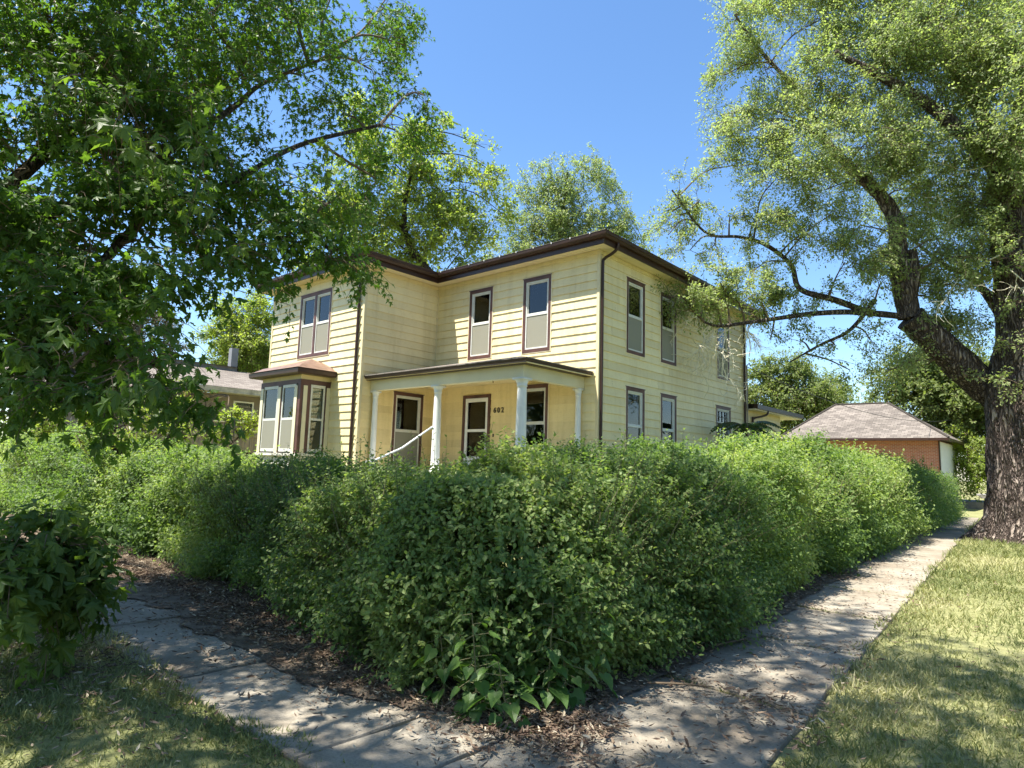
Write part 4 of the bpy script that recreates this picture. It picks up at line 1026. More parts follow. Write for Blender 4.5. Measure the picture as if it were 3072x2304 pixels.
    # upright shoots above the top
    u, x, y, w, h, tx, ty = sample(nshoot)
    o_ = rng.uniform(-.9, .95, nshoot)*w
    B = np.column_stack([x+ty*o_, y-tx*o_, h*(1-.25*(o_/w)**2)*.90])
    D = np.column_stack([rng.normal(0, .22, nshoot), rng.normal(0, .22, nshoot), np.ones(nshoot)])
    dc = np.linalg.norm(B-CAM, axis=1); k = np.clip(dc/9, 1, 1.8)**.7
    ln = rng.uniform(.16, .46, nshoot)*np.where(rng.uniform(size=nshoot) < .16, 1.8, 1)*np.interp(dc, [8, 22], [1, .6])
    sprig_leaves(lv, ROUND, B, D, ln, 13, .040*k, st, .0045, droop=.06, spread=1.0, val=rng.uniform(.4, 1, nshoot))
    # long pale shoots against the face
    ns = int(nshoot*.45)
    u, x, y, w, h, tx, ty = sample(ns)
    zb = rng.uniform(.25, .75, ns)*h
    B = np.column_stack([x+ty*w*.80, y-tx*w*.80, zb]); D = np.column_stack([ty*.35, -tx*.35, 1+0*x])+rng.normal(0, .3, (ns, 3))
    sprig_leaves(lv, ROUND, B, D, rng.uniform(.5, 1.0, ns), 22, .032, st, .005, droop=.12, spread=.9, val=rng.uniform(.2, .9, ns))
    # woody stems inside
    ni = int(L_*9); u = rng.uniform(0, L_, ni); x, y, w, h = [np.interp(u, grid, q) for q in gx]
    o_ = rng.uniform(-.45, .62, ni)*w; e = .05
    tx = np.interp(u+e, grid, gx[0])-np.interp(u-e, grid, gx[0]); ty = np.interp(u+e, grid, gx[1])-np.interp(u-e, grid, gx[1]); tn = np.hypot(tx, ty); tx, ty = tx/tn, ty/tn
    B = np.column_stack([x+ty*o_, y-tx*o_, 0*x+.02]); tip = B+np.column_stack([ty*o_*.8+rng.normal(0, .2, ni), -tx*o_*.8+rng.normal(0, .2, ni), h*.85])
    ts = np.linspace(0, 1, 5)[None, :, None]; Q = B[:, None]*(1-ts)+tip[:, None]*ts; Q[:, 1:-1] += rng.normal(0, .05, (ni, 3, 3)); Q[..., 2] = np.maximum(Q[..., 2], .01)
    ribbons(st, Q, rng.uniform(.008, .018, ni))
    lv.build('foliage', MAT['leaf_hedge'], root); st.build('stem', MAT['hstem'], root)
    return root
hedge('front_hedge', 'tall unclipped privet hedge running along the leaf strewn front walk',
      np.array([(-17, -6.9, .95, 1.95), (-12, -6.95, .98, 1.92), (-8, -6.95, .98, 1.76), (-4, -6.95, 1.0, 1.50), (-1, -6.98, 1.0, 1.34), (1.0, -7.05, 1.05, 1.38), (2.6, -7.35, 1.15, 1.40), (4.0, -7.6, 1.2, 1.46)]), 52000, 3, 1100)
hedge('side_hedge', 'sunlit privet hedge running back beside the right sidewalk towards the garage',
      np.array([(4.22, -7.80, 1.22, 1.46), (4.20, -6.6, 1.12, 1.50), (4.12, -5, 1.12, 1.60), (3.95, -3, 1.10, 1.72), (3.78, 0, 1.12, 1.80), (3.6, 4, 1.16, 1.80), (3.3, 9, 1.2, 1.80), (3.0, 15, 1.22, 1.78), (2.8, 22, 1.15, 1.62)]), 84000, 8, 1500, capend=1, nose=.13)

# broad weeds at the foot of the hedge corner
def weed(x, y, h, n, lean, label):
    root = empty('broadleaf_weed', (x, y, 0), label, 'weed', 'heart leaved weeds at the hedge foot')
    ld = MB(); st = MB()
    P = smooth_path([(x, y, .01), (x+lean[0]*.3, y+lean[1]*.3, h*.4), (x+lean[0], y+lean[1], h)], 6); st.tube(P, np.linspace(.008, .003, len(P)), 6)
    n = int(n*1.8); t = np.linspace(.12, 1, n); idx = t*(len(P)-1); B = np.array([P[int(min(len(P)-1, q))] for q in idx])
    an = np.arange(n)*2.4+rng.uniform(0, 6)
    D = np.column_stack([np.cos(an), np.sin(an), -.25+rng.normal(0, .25, n)]); pet = rng.uniform(.05, .16, (n, 1))
    for b, d, p_ in zip(B, D, pet): st.tube([b, b+nrm(d[None])[0]*p_+[0, 0, .02]], .0025, 4)
    S = np.linspace(.15, .10, n)*rng.uniform(.55, 1.2, n)
    scatter(ld, *HEART, B+nrm(D)*pet+[0, 0, .02], D+[0, 0, -.35], np.array([0, 0, 1.])+D*.5+rng.normal(0, .25, (n, 3)), S, np.clip(np.linspace(.1, .8, n)+rng.normal(0, .12, n), 0, 1))
    st.build('stem', MAT['hstem'], root); ld.build('leaf', MAT['leaf_weed'], root)['kind'] = 'stuff'
for (px, py, h, n, lx, ly, lab) in ((446, 700, .60, 15, -.05, -.05, 'heart leaved weed leaning out low on the hedge corner, leftmost of its row'),
                          (478, 716, .66, 16, .02, -.1, 'tall heart leaved weed with pale top leaves at the hedge tip'),
                          (508, 724, .40, 11, .0, -.1, 'short heart leaved weed in front of the hedge tip'),
                          (548, 708, .70, 16, .05, -.03, 'heart leaved weed with one pale leaf near the corner slab'),
                          (588, 694, .66, 15, .1, .0, 'heart leaved weed standing at the slab edge, rightmost of its row'),
                          (566, 704, .34, 9, .05, -.1, 'small heart leaved weed between two taller ones by the slab')):
    p = at(px, py, 1); r_ = ray(px, py); p = CAM+r_*(-1.6/r_[2]); p = p+np.array([.02, -.03, 0])
    weed(p[0], p[1], h, n, (lx, ly), lab)
for (px, py, n) in ((700, 600, 5), (735, 575, 5)):
    pass

# ---- trees
def crown(blobs, attach, leaf_tpl, size, per_m2, lmb, tmb, wood_mb, nl=10, slen=.35, droop=.4, spread=.9, vseed=1, twig_r=.005, sub=9, limb_r=.05, petiole=.3, jit=.3, valb=0.0, keep=None, thin=1.0, up=None, nout=.55):
    """blobs: (centre, radii(3), density).  branches from the nearest attach point, sprays on the sub-branches and through the volume"""
    att = np.array(attach)
    for (c, R, dn) in blobs:
        c = np.array(c, float); R = np.array(R, float)*np.ones(3)
        dd = np.linalg.norm(att-c, axis=1)+ np.where(att[:, 2] > c[2]+.5, 1.5, 0); a = att[np.argmin(dd)]
        mid = (a+c)/2+rng.normal(0, .12, 3)*np.linalg.norm(c-a)*.5+np.array([0, 0, .10*np.linalg.norm(c-a)])
        P = smooth_path([a, mid, c], 5); 
        if wood_mb is not None: wood_mb.tube(P, np.linspace(limb_r, limb_r*.45, len(P)), 6, cap=False)
        ns = max(4, int(sub*R.mean()**1.2)); dirs = rdir(ns); dirs[:, 2] += .15; tips = c+nrm(dirs)*R*rng.uniform(.75, 1.08, (ns, 1))
        ts = np.linspace(0, 1, 6)[None, :, None]; b0 = P[rng.integers(len(P)//2, len(P), ns)]
        Q = b0[:, None]*(1-ts)+tips[:, None]*ts; Q[..., 2] += (np.sin(ts[..., 0]*math.pi)*.10*np.linalg.norm(tips-b0, axis=1)[:, None]); Q[:, 1:-1] += rng.normal(0, .04, (ns, 4, 3))*R.mean()
        if tmb is not None: ribbons(tmb, Q, limb_r*.32)
        area = R.mean()**2
        n = int(per_m2*area*dn/nl*thin)
        if n < 1: continue
        # half the sprays follow the sub branches, the rest fill clumps round them
        k = rng.integers(0, ns, n); t = rng.uniform(.35, 1.0, n); f = t*5; i0 = np.minimum(f.astype(int), 4); fr = (f-i0)[:, None]
        B = Q[k, i0]*(1-fr)+Q[k, i0+1]*fr+rng.normal(0, .23, (n, 3))*R*(.5+.5*rng.uniform(size=(n, 1)))
        D = nrm((tips[k]-b0[k]))+rng.normal(0, .55, (n, 3))+nrm(B-c)*.5
        if keep is not None:
            kk = keep(B); B, D, k = B[kk], D[kk], k[kk]; n = len(B)
            if n == 0: continue
        val = np.clip(vnoise(B, .9, vseed)*.7+rng.uniform(0, .3, n)+valb, 0, 1)
        sprig_leaves(lmb, leaf_tpl, B, D, slen*rng.uniform(.6, 1.3, n), nl, size*rng.uniform(.85, 1.15, n), tmb, twig_r, droop=droop, spread=spread, val=val, petiole=petiole, jit=jit, up=up, nout=nout)

def cam_clear(B):
    return np.linalg.norm(B-CAM, axis=1) > 2.4
# ---- the maple over the left of the view
def sky_open(B):
    """keeps the overhead crown where the tree really stops: behind and above the photographer"""
    return np.linalg.norm(B-CAM, axis=1) > 2.6
mroot = empty('maple_tree', (-.3, -10.9, 0), 'large dark green silver maple with drooping branches over the front walk', 'tree')
wood = MB(); tw = MB(); lf = MB(); lf2 = MB()
tb = np.array([-.75, -11.45, 0.0])
trunkP = smooth_path([tb, tb+[.02, .03, 1.2], tb+[.0, .0, 2.6], tb+[-.05, .0, 4.2], tb+[-.1, -.1, 6.2], tb+[-.2, -.2, 8.5], tb+[.0, .0, 11.0]], 5)
hh = trunkP[:, 2]; wood.tube(trunkP, np.clip(.36-.026*hh, .07, 1)+.16*np.exp(-hh*2.5), 18)
limbs = [[trunkP[9], at(60, 300, 8.3), at(150, 215, 8.6), at(235, 180, 9.3), at(300, 145, 10.2), at(380, 125, 11.6)],
         [trunkP[12], at(120, 180, 8.8), at(230, 110, 10), at(262, 84, 11), at(320, 60, 12)],
         [trunkP[8], at(60, 330, 7.8), at(110, 345, 7.2), at(160, 365, 6.6)],
         [trunkP[13], (1.5, -12.9, 6.5), (3.6, -12.7, 7.6), (5.6, -12.4, 8.6)],
         [trunkP[16], (1.0, -12.4, 8.6), (3.0, -11.2, 10.0), (4.4, -9.8, 10.8)],
         [trunkP[11], (1.6, -12.6, 5.6), (4.0, -14.0, 6.6), (6.5, -14.6, 7.5)],
         [at(235, 180, 9.3), at(275, 195, 9.6), at(300, 220, 9.6), at(330, 250, 9.7)],
         [trunkP[9], (-2.2, -11.6, 4.5), (-4.6, -12.0, 5.4)], [trunkP[12], (-2, -9.5, 6.5), (-4, -8.2, 7.6)]]
att = []
for q, P in enumerate(limbs):
    P = smooth_path([np.asarray(p, float) for p in P], 5); wood.tube(P, np.linspace((.065, .055, .045, .12, .11, .11, .03, .11, .10)[q], .03, len(P)), 8, cap=False); att += list(P[2:])
att += list(trunkP[8:])
mb_vis = [  # px, py, distance, radius, density
 (15, 365, 7.6, .60, 1), (70, 368, 7.0, .54, 1.1), (120, 362, 6.6, .42, 1.1), (160, 360, 6.4, .26, .9), (30, 330, 8, .9, 1), (82, 330, 7.4, .75, 1), (142, 325, 7.0, .34, .9), (108, 300, 7.8, .65, 1),
 (20, 260, 8.6, 1.1, 1), (85, 250, 8.2, 1.0, 1), (140, 240, 8.2, .95, 1), (195, 235, 8.4, .75, .9), (245, 228, 8.6, .72, .85), (290, 240, 8.9, .50, .8), (325, 262, 9.2, .38, .7), (352, 262, 9.6, .30, .6),
 (30, 170, 9.2, 1.2, 1), (100, 165, 9, 1.2, 1), (165, 165, 9, 1.15, 1), (230, 165, 9.2, 1.0, .9), (285, 185, 9.5, .8, .75), (335, 200, 10, .7, .7), (375, 178, 10.6, .6, .6),
 (30, 80, 9.6, 1.3, 1), (110, 80, 9.6, 1.3, 1), (180, 85, 9.8, 1.2, .95), (240, 70, 10.4, 1.15, .8), (300, 75, 11, 1.0, .7), (345, 115, 11.6, .9, .65), (395, 130, 12, .8, .6), (425, 95, 12.6, .62, .6), (372, 70, 12.4, .8, .6), (405, 45, 13, .75, .55),
 (40, 5, 10, 1.4, 1), (120, 0, 10, 1.4, 1), (200, 5, 10.5, 1.4, .9), (270, 5, 11.5, 1.3, .8), (330, 0, 12.5, 1.1, .7), (385, 0, 13.5, 1.0, .6), (250, -60, 11, 1.5, .7), (120, -70, 10, 1.6, .8)]
blobs = [(at(px, py, d), (r*.95, r*.95, r*.85), dn) for (px, py, d, r, dn) in mb_vis]
crown([b for b in blobs if np.linalg.norm(b[0]-CAM) < 9.4], att, MAPLE_V, .118, 1250, lf, tw, tw, nl=8, slen=.42, droop=.55, spread=.75, vseed=4, limb_r=.028, petiole=.55, jit=.32, keep=cam_clear)
crown([b for b in blobs if np.linalg.norm(b[0]-CAM) >= 9.4], att, MAPLE_SV, .112, 1250, lf, tw, tw, nl=8, slen=.42, droop=.55, spread=.75, vseed=4, limb_r=.030, petiole=.55, jit=.32, keep=cam_clear)
# hanging tips at the crown's edge
tips = [(228, 408, 5.6, .16), (205, 400, 5.8, .16), (190, 395, 5.9, .13), (172, 398, 6.0, .13), (60, 402, 6.2, .22), (130, 400, 6.0, .16), (20, 400, 6.4, .22), (100, 402, 6.0, .15),
        (372, 284, 9.9, .20), (366, 268, 9.9, .16), (357, 250, 9.9, .2), (290, 305, 8.2, .10), (305, 275, 8.3, .12), (180, 300, 7.8, .12), (265, 290, 8.4, .13), (296, 298, 9.0, .14), (330, 245, 9.6, .3), (310, 255, 9.4, .3)]
crown([(at(px, py, d), r, 1.0) for px, py, d, r in tips], att+[at(225, 395, 5.9), at(190, 388, 6.1), at(345, 245, 9.7), at(365, 262, 9.9)], MAPLE_V, .105, 1500, lf, tw, tw, nl=6, slen=.2, droop=.6, spread=.8, vseed=4, limb_r=.008, petiole=.4, sub=14)
# nearer sprays, the caught light put into their paler leaf colour
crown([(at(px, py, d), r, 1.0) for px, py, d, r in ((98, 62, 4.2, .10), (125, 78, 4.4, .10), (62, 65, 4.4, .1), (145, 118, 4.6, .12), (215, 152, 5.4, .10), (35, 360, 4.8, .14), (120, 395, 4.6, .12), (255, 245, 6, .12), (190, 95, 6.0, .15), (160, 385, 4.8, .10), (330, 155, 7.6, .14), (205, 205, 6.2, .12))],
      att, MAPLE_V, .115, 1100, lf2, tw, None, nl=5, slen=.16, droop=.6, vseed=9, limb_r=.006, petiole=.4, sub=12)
# overhead part of the crown (above the photographer), it throws the dappled shade
over = [(0.8, -11.4, 8.6, 2.2, .8), (2.6, -11.0, 8.2, 1.9, .8), (2.2, -13.2, 7.2, 2.0, .9), (4.4, -13.0, 7.4, 1.9, .9), (4.6, -10.9, 8.8, 1.7, .8), (6.4, -12.6, 8.6, 1.8, .85), (6.2, -14.8, 7.8, 2.0, .8), (3.4, -15.2, 7.2, 2.0, .7),
        (1.0, -9.6, 9.6, 1.7, .7), (3.0, -9.2, 10.6, 1.5, .65), (5.4, -10.2, 10.4, 1.3, .7), (8.0, -11.6, 9.4, 1.5, .7), (7.6, -13.8, 8.8, 1.7, .7), (0, -13.4, 7.6, 2.0, .8), (-2.6, -12.2, 7.8, 2.2, .8), (-4.8, -11, 7.0, 2.0, .8), (-1.2, -9.2, 10, 1.8, .6), (.6, -11, 11.6, 2.0, .6), (9.4, -13.0, 9.6, 1.5, .6),
        (4.6, -8.5, 9.8, 1.3, .9), (6.4, -8.7, 9.6, 1.4, .9), (7.4, -10.2, 9.2, 1.5, .9), (5.4, -9.9, 9.2, 1.5, .9), (3.4, -8.0, 10.4, 1.2, .8), (8.6, -9.4, 10, 1.3, .8),
        (3.2, -12.5, 8.6, 1.6, 1.2), (1.4, -12.8, 7.8, 1.6, 1.2), (5.0, -12.3, 9.6, 1.5, 1.2), (-.4, -13.0, 7.4, 1.6, 1.2), (4.6, -14.2, 9.0, 1.6, 1), (6.8, -11.4, 10.2, 1.3, 1.2), (6.2, -13.2, 10.2, 1.6, 1.2), (4.4, -10.2, 10.8, 1.4, 1.2), (2.4, -11.4, 9.8, 1.5, 1.0)]
ob = []
for x, y, z, r, dn in over:
    q = project((x, y, z)); 
    if q[2] > 0 and q[0] > 400 and q[1]+FP*r/q[2]*1.15 > 0 and q[0] < 1100: print('overhead blob in frame', x, y, z, r, q)
    ob.append(((x, y, z), (r, r, r*.7), dn))
crown(ob, att, MAPLE_SV, .125, 640, lf, None, tw, nl=8, slen=.45, droop=.5, vseed=6, limb_r=.05, keep=cam_clear)
wood.build('trunk', MAT['bark'], mroot, smooth=True); tw.build('twigs', MAT['twig'], mroot)
c_ = lf.build('crown', MAT['leaf_maple'], mroot); lf2.build('sun_painted_leaves', MAT['leaf_maple_pale'], mroot)  # second mesh carries painted sunlight in its paler leaf colour

# low leafy maple suckers at the left edge
s_ = empty('maple_sapling', tuple(at(25, 590, 6.3)*[1, 1, 0]), 'low bushy maple sapling with large leaves beside the left end of the walk', 'sapling')
lf = MB(); tw = MB(); base = at(20, 590, 6.4); base[2] = 0
crown([(at(px, py, d), r, 1.0) for px, py, d, r in ((16, 538, 6.0, .30), (45, 545, 5.8, .28), (12, 560, 5.8, .36), (50, 570, 5.7, .32), (25, 600, 5.7, .34), (60, 560, 5.8, .16), (62, 590, 5.7, .16), (0, 610, 5.6, .34), (45, 610, 5.7, .24), (30, 548, 5.8, .2))],
      [base+[0, 0, .1], base+[.1, 0, .6], base+[-.1, 0, 1.0], base+[.2, 0, .9]], MAPLE_V, .13, 1500, lf, tw, tw, nl=6, slen=.24, droop=.55, vseed=12, limb_r=.012, petiole=.5, sub=14)
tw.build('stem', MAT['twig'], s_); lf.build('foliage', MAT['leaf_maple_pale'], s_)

# ---- giant tree on the right verge
broot = empty('shade_tree', (6.9, 10.1, 0), 'huge old shade tree with deeply furrowed trunk on the right verge', 'tree')
wood = MB(); tw = MB(); lf = MB()
def trunk_mesh(mb, P, R, n=56, flare=True, seed=1):
    P = np.asarray(P, float); m_ = len(P); an = np.arange(n)*2*math.pi/n; V = np.zeros((m_, n, 3))
    for i_ in range(m_):
        h = P[i_][2]; r = R[i_]
        fl = (np.exp(-h*2.2)*.55*np.maximum(0, np.cos(an*5+1.2))**1.5+np.exp(-h*1.3)*.22) if flare else 0
        q = np.column_stack([np.cos(an)*3, np.sin(an)*3, np.full(n, h*.8)])
        rid = (vnoise(q, 2.6, seed)-.5)*.11+(vnoise(q, 6, seed+1)-.5)*.07+(vnoise(q*[1, 1, .6], .6, seed+2)-.5)*.16
        rr = r*(1+fl+rid)
        V[i_] = P[i_]+np.column_stack([np.cos(an)*rr, np.sin(an)*rr, 0*an])
    i_, j_ = np.meshgrid(np.arange(m_-1), np.arange(n), indexing='ij'); k_ = (j_+1) % n
    mb.addn(V, np.stack([i_*n+j_, i_*n+k_, (i_+1)*n+k_, (i_+1)*n+j_], -1).reshape(-1, 4))
tc = np.array([6.98, 10.15, 0.0])
TP = smooth_path([tc+[0, 0, -.05], tc+[.0, 0, 1.0], tc+[0, .0, 2.5], tc+[.05, 0, 4.2], tc+[.12, 0, 5.6], tc+[.1, .05, 7.5], tc+[.0, .1, 9.2], tc+[-.05, .2, 11]], 10)
zz = TP[:, 2]; TR = np.interp(zz, [0, .6, 2, 4.2, 5.4, 7.5, 9.2, 11], [1.0, .93, .90, .92, .68, .62, .55, .42])
trunk_mesh(wood, TP, TR)
L1 = [at(1010, 405, 22.6), at(975, 378, 22.2), at(940, 345, 21.6), at(910, 318, 21.2)]
L1b = [at(910, 318, 21.2), at(903, 285, 21.1), at(898, 250, 21), at(896, 222, 21), at(880, 195, 20.8), at(855, 172, 20.6), at(833, 150, 20.4), at(800, 120, 20)]
stub = [at(911, 300, 21.1), at(915, 275, 21.0), at(912, 250, 20.9)]
low1 = [at(915, 318, 21.2), at(880, 314, 20.8), at(845, 312, 20.4), at(810, 314, 20), at(780, 318, 19.3), at(745, 323, 18.4), at(718, 326, 17.9), at(704, 322, 17.5)]
low2 = [at(872, 314, 20.7), at(835, 300, 20.3), at(800, 289, 20), at(791, 265, 19.9), at(766, 245, 19.6), at(740, 237, 19.3), at(705, 232, 18.8), at(672, 190, 18.4)]
L2 = [tc+[0, 0, 8.6], at(995, 150, 22.5), at(970, 95, 22.5), at(930, 40, 22), at(880, 0, 21)]
L3 = [tc+[0, 0, 9.0], at(1020, 120, 23), at(1040, 50, 23.5), at(1060, -20, 24)]
L4 = [at(1010, 330, 22.6), at(975, 280, 23), at(945, 265, 23.5), at(900, 230, 24.5)]
L5 = [tc+[.5, -.3, 5.0], tc+[2.0, -1.5, 6.5], tc+[3.5, -2.5, 8.5]]
L6 = [at(875, 300, 20.6), at(850, 330, 20.4), at(820, 345, 20.2), at(790, 362, 20)]
L7 = [at(833, 150, 20.4), at(795, 90, 20), at(760, 50, 19.8), at(735, 15, 19.6)]
L8 = [tc+[0, 0, 10], (5.5, 8.5, 12), (3.5, 6.5, 13.5)]
att = []
for P, r0, r1 in ((L1, .47, .40), (L1b, .31, .09), (stub, .15, .12), (low1, .10, .03), (low2, .10, .025), (L2, .26, .08), (L3, .3, .1), (L4, .13, .04), (L5, .3, .1), (L6, .07, .02), (L7, .09, .03), (L8, .25, .08)):
    P = smooth_path([np.asarray(p, float) for p in P], 6); wood.tube(P, np.linspace(r0, r1, len(P))*(1+rng.normal(0, .03, len(P))), 14)
    att += list(P)
vis = [(915, 255, 21.4, .9, 1), (950, 240, 21.6, .9, 1), (985, 205, 21.4, .9, 1), (1000, 262, 21, .8, .9), (925, 325, 21.6, .6, .7), (965, 325, 21.8, .7, .8), (900, 190, 20.6, .9, 1), (1010, 180, 21, .9, 1), (960, 285, 21.4, .7, .8),
       (735, 20, 19.5, 1.0, .7), (770, 0, 20, 1.3, .9), (820, 20, 20, 1.6, 1), (870, 0, 21, 1.8, 1), (930, 20, 21, 1.8, 1), (990, 20, 22, 1.8, 1),
 (725, 75, 19.4, .8, .65), (765, 70, 19.6, 1.2, .95), (820, 80, 19.6, 1.5, 1), (880, 80, 20, 1.6, 1), (940, 80, 21, 1.6, 1), (1000, 90, 22, 1.6, 1),
 (720, 115, 19, .75, .65), (755, 130, 19.2, 1.1, .9), (810, 140, 19.2, 1.4, 1), (870, 140, 19.6, 1.4, .95), (930, 150, 21, 1.4, .9), (985, 165, 21.5, 1.3, .8), (1015, 130, 20.8, 1.1, .7),
 (735, 165, 19, .8, .65), (775, 180, 19, 1.1, .8), (825, 190, 19.2, 1.1, .8), (860, 225, 20, 1.0, .7), (935, 215, 22, 1.2, .8), (980, 230, 22.4, 1.1, .8), (1015, 235, 21, .8, .6),
 (680, 190, 18.4, .55, .55), (700, 200, 18.6, .65, .6), (672, 212, 18.4, .45, .55), (730, 215, 18.9, .6, .45), (690, 250, 18.6, .6, .5), (715, 245, 18.8, .55, .4),
 (760, 215, 19.0, .85, .85), (800, 235, 19.4, .85, .85), (845, 262, 19.8, .85, .8), (880, 285, 20.2, .8, .75), (770, 240, 19.2, .6, .6), (870, 245, 20, .7, .7), (830, 215, 19.3, .8, .8), (940, 270, 22.5, 1.0, .7), (985, 290, 22, .9, .6), (1018, 300, 21.4, .6, .5),
 (668, 296, 16.7, .30, 1.0), (682, 297, 17.0, .36, 1.3), (700, 300, 17.5, .42, 1.5), (718, 302, 17.9, .45, 1.5), (737, 300, 18.3, .5, 1.5), (762, 296, 18.9, .6, 1.4), (690, 308, 17.1, .25, .8), (792, 300, 19.8, .6, 1.1), (750, 312, 19.2, .4, 1.0), (830, 290, 20.2, .6, .6), (690, 284, 17.3, .4, 1.0), (720, 282, 18.0, .5, 1.1), (752, 272, 19.2, .6, .8), (680, 215, 18.4, .55, .8), (668, 235, 18.4, .4, .5),
 (800, 340, 20.1, .5, .45), (835, 345, 20.3, .55, .45), (870, 340, 20.6, .6, .5), (905, 355, 21, .6, .55), (850, 370, 20.4, .35, .4), (885, 372, 20.8, .45, .5), (925, 365, 21.4, .6, .6), (950, 330, 22, .7, .6), (960, 380, 22, .5, .6), (1010, 385, 20.6, .4, .6), (1020, 350, 20.8, .5, .5), (940, 300, 22, .8, .6), (770, 340, 19.8, .35, .35)]
bl = [(at(px, py, d), (r, r, r*.85), dn) for px, py, d, r, dn in vis]
bl += [((8.5, 9, 13), 2.4, .7), ((9.5, 12, 12), 2.6, .7), ((11, 10, 10.5), 2.4, .7), ((8, 13, 14), 2.6, .7), ((5.5, 8, 14.5), 2.4, .6), ((10.5, 7, 8.5), 2.0, .6), ((9, 6.5, 11), 2.0, .6), ((6, 11.5, 15.5), 2.4, .6), ((3, 12, 12.5), 2.2, .6), ((4.5, 14.5, 11.5), 2.4, .6), ((11.5, 13.5, 9), 2.2, .6)]
crown(bl, att, QUAD, .092, 3300, lf, tw, tw, nl=11, slen=.42, droop=.30, spread=.9, vseed=15, limb_r=.03, twig_r=.006, sub=9, petiole=.4, valb=.08, up=np.array([-.15, -.45, .75]), nout=.35)
wood.build('trunk', MAT['bark_big'], broot, smooth=False); tw.build('twigs', MAT['twig'], broot); lf.build('crown', MAT['leaf_big'], broot)
# bleached dead twigs hanging before the side wall
dm = MB()
def dead(a, d, ln, r, depth):
    P = [a]; dd = d.copy()
    for q in range(4):
        dd = nrm((dd+rng.normal(0, .32, 3)+np.array([0, 0, -.16]))[None])[0]; P.append(P[-1]+dd*ln/4)
    P = np.array(P); dm.tube(P, np.linspace(r, r*.55, 5), 4, cap=False)
    if depth > 0:
        for k in range(rng.integers(3, 5)):
            i_ = rng.integers(1, 5); d2 = nrm((nrm((P[i_]-P[i_-1])[None])[0]+rng.normal(0, .75, 3))[None])[0]; dead(P[i_], d2, ln*rng.uniform(.45, .75), r*.62, depth-1)
for (px, py, dx, dy, ln) in ((735, 324, -18, 30, 1.1), (722, 326, -30, 35, 1.2), (715, 327, -25, 10, .9), (745, 322, -6, 42, 1.0), (705, 327, -12, 40, .8), (725, 325, -12, 55, 1.5), (756, 321, -14, 25, .8), (716, 326, 8, 45, 1.0)):
    a = at(px, py, 18.0+(px-718)*.018); b = at(px+dx, py+dy, 17.6+(px-718)*.018); dead(a, nrm((b-a)[None])[0], ln, .021, 3)
for (px, py, dx, dy, ln) in ((1000, 255, -30, 15, 1.6), (990, 165, -60, 25, 2.2), (1010, 270, 10, 20, 1.2), (960, 215, -40, 15, 1.2)):
    a = at(px, py, 21.2); b = at(px+dx, py+dy, 20.9); dead(a, nrm((b-a)[None])[0], ln, .018, 2)
dm.build('dead_twigs', MAT['deadtwig'], broot)

# ---- sumac-like sapling by the rear downspout
sp = empty('sumac_sapling', (1.0, 7.2, .4), 'dark palm like sumac sapling above the hedge at the house rear corner', 'sapling')
m = MB(); st = MB(); b0 = at(745, 455, 19.3); b0[2] = .4; top = at(746, 427, 19.3)
P = smooth_path([b0, (b0+top)/2+[.1, 0, 0], top], 6); st.tube(P, np.linspace(.04, .022, len(P)), 7)
for k in range(15):
    an = k*2.4; r = .95; e = rng.uniform(.15, .75); tt = np.linspace(0, 1, 14)
    d = np.array([math.cos(an), math.sin(an)])
    Q = top+np.column_stack([d[0]*tt*r, d[1]*tt*r, e*tt*r-.75*tt**2*r]); st.tube(Q, .007, 4)
    T_ = np.gradient(Q, axis=0); sd_ = nrm(np.cross(T_, [0, 0, 1.0]))
    for s__ in (-1, 1):
        A = sd_[1:]*s__+nrm(T_[1:])*.4+[0, 0, -.3]; scatter(m, *SIMPLE, Q[1:], A, np.tile([0, 0, 1.0], (13, 1))+rng.normal(0, .15, (13, 3)), np.full(13, .24)*np.sin(.35+tt[1:]*2.4), rng.uniform(0, 1, 13))
st.build('trunk', MAT['twig'], sp); m.build('crown', MAT['leaf_sumac'], sp)

# ---- background trees
def bgtree(name, label, cat, mat, blobs_, trunk, leaf=.13, per=420, nl=8, seed=1, slen=.5, droop=.2, up=None, limb=.07, sub=7, group=None, tpl=QUAD, fan=False):
    base = np.array(trunk, float)
    root = empty(name, tuple(base), label, cat, group)
    wood = MB(); tw = MB(); lf = MB()
    cs = np.array([b[0] for b in blobs_]); cen = cs.mean(0); topz = cs[:, 2].max()
    P = smooth_path([base, base*[1, 1, 0]+[0, 0, base[2]+.3*(topz-base[2])], np.array([cen[0], cen[1], base[2]+.62*(topz-base[2])]), np.array([cen[0], cen[1], topz-.5])], 5)
    r0 = max(.12, .022*(topz-base[2])); wood.tube(P, np.linspace(r0, r0*.15, len(P)), 10, cap=False)
    att = list(P[3:6]) if fan else list(P[4:])
    crown(blobs_, att, tpl, leaf, per, lf, tw, wood, nl=nl, slen=slen, droop=droop, vseed=seed, limb_r=limb, twig_r=.012, sub=sub, petiole=.2, up=np.array([0, -.35, .8]) if up is None else up, nout=.35)
    wood.build('trunk', MAT['bark'], root, smooth=True); tw.build('twigs', MAT['twig'], root); lf.build('crown', mat, root)
def B(l, dflt=1.0): return [(at(px, py, d), (r, r, r*.9), dn) for px, py, d, r, dn in l]
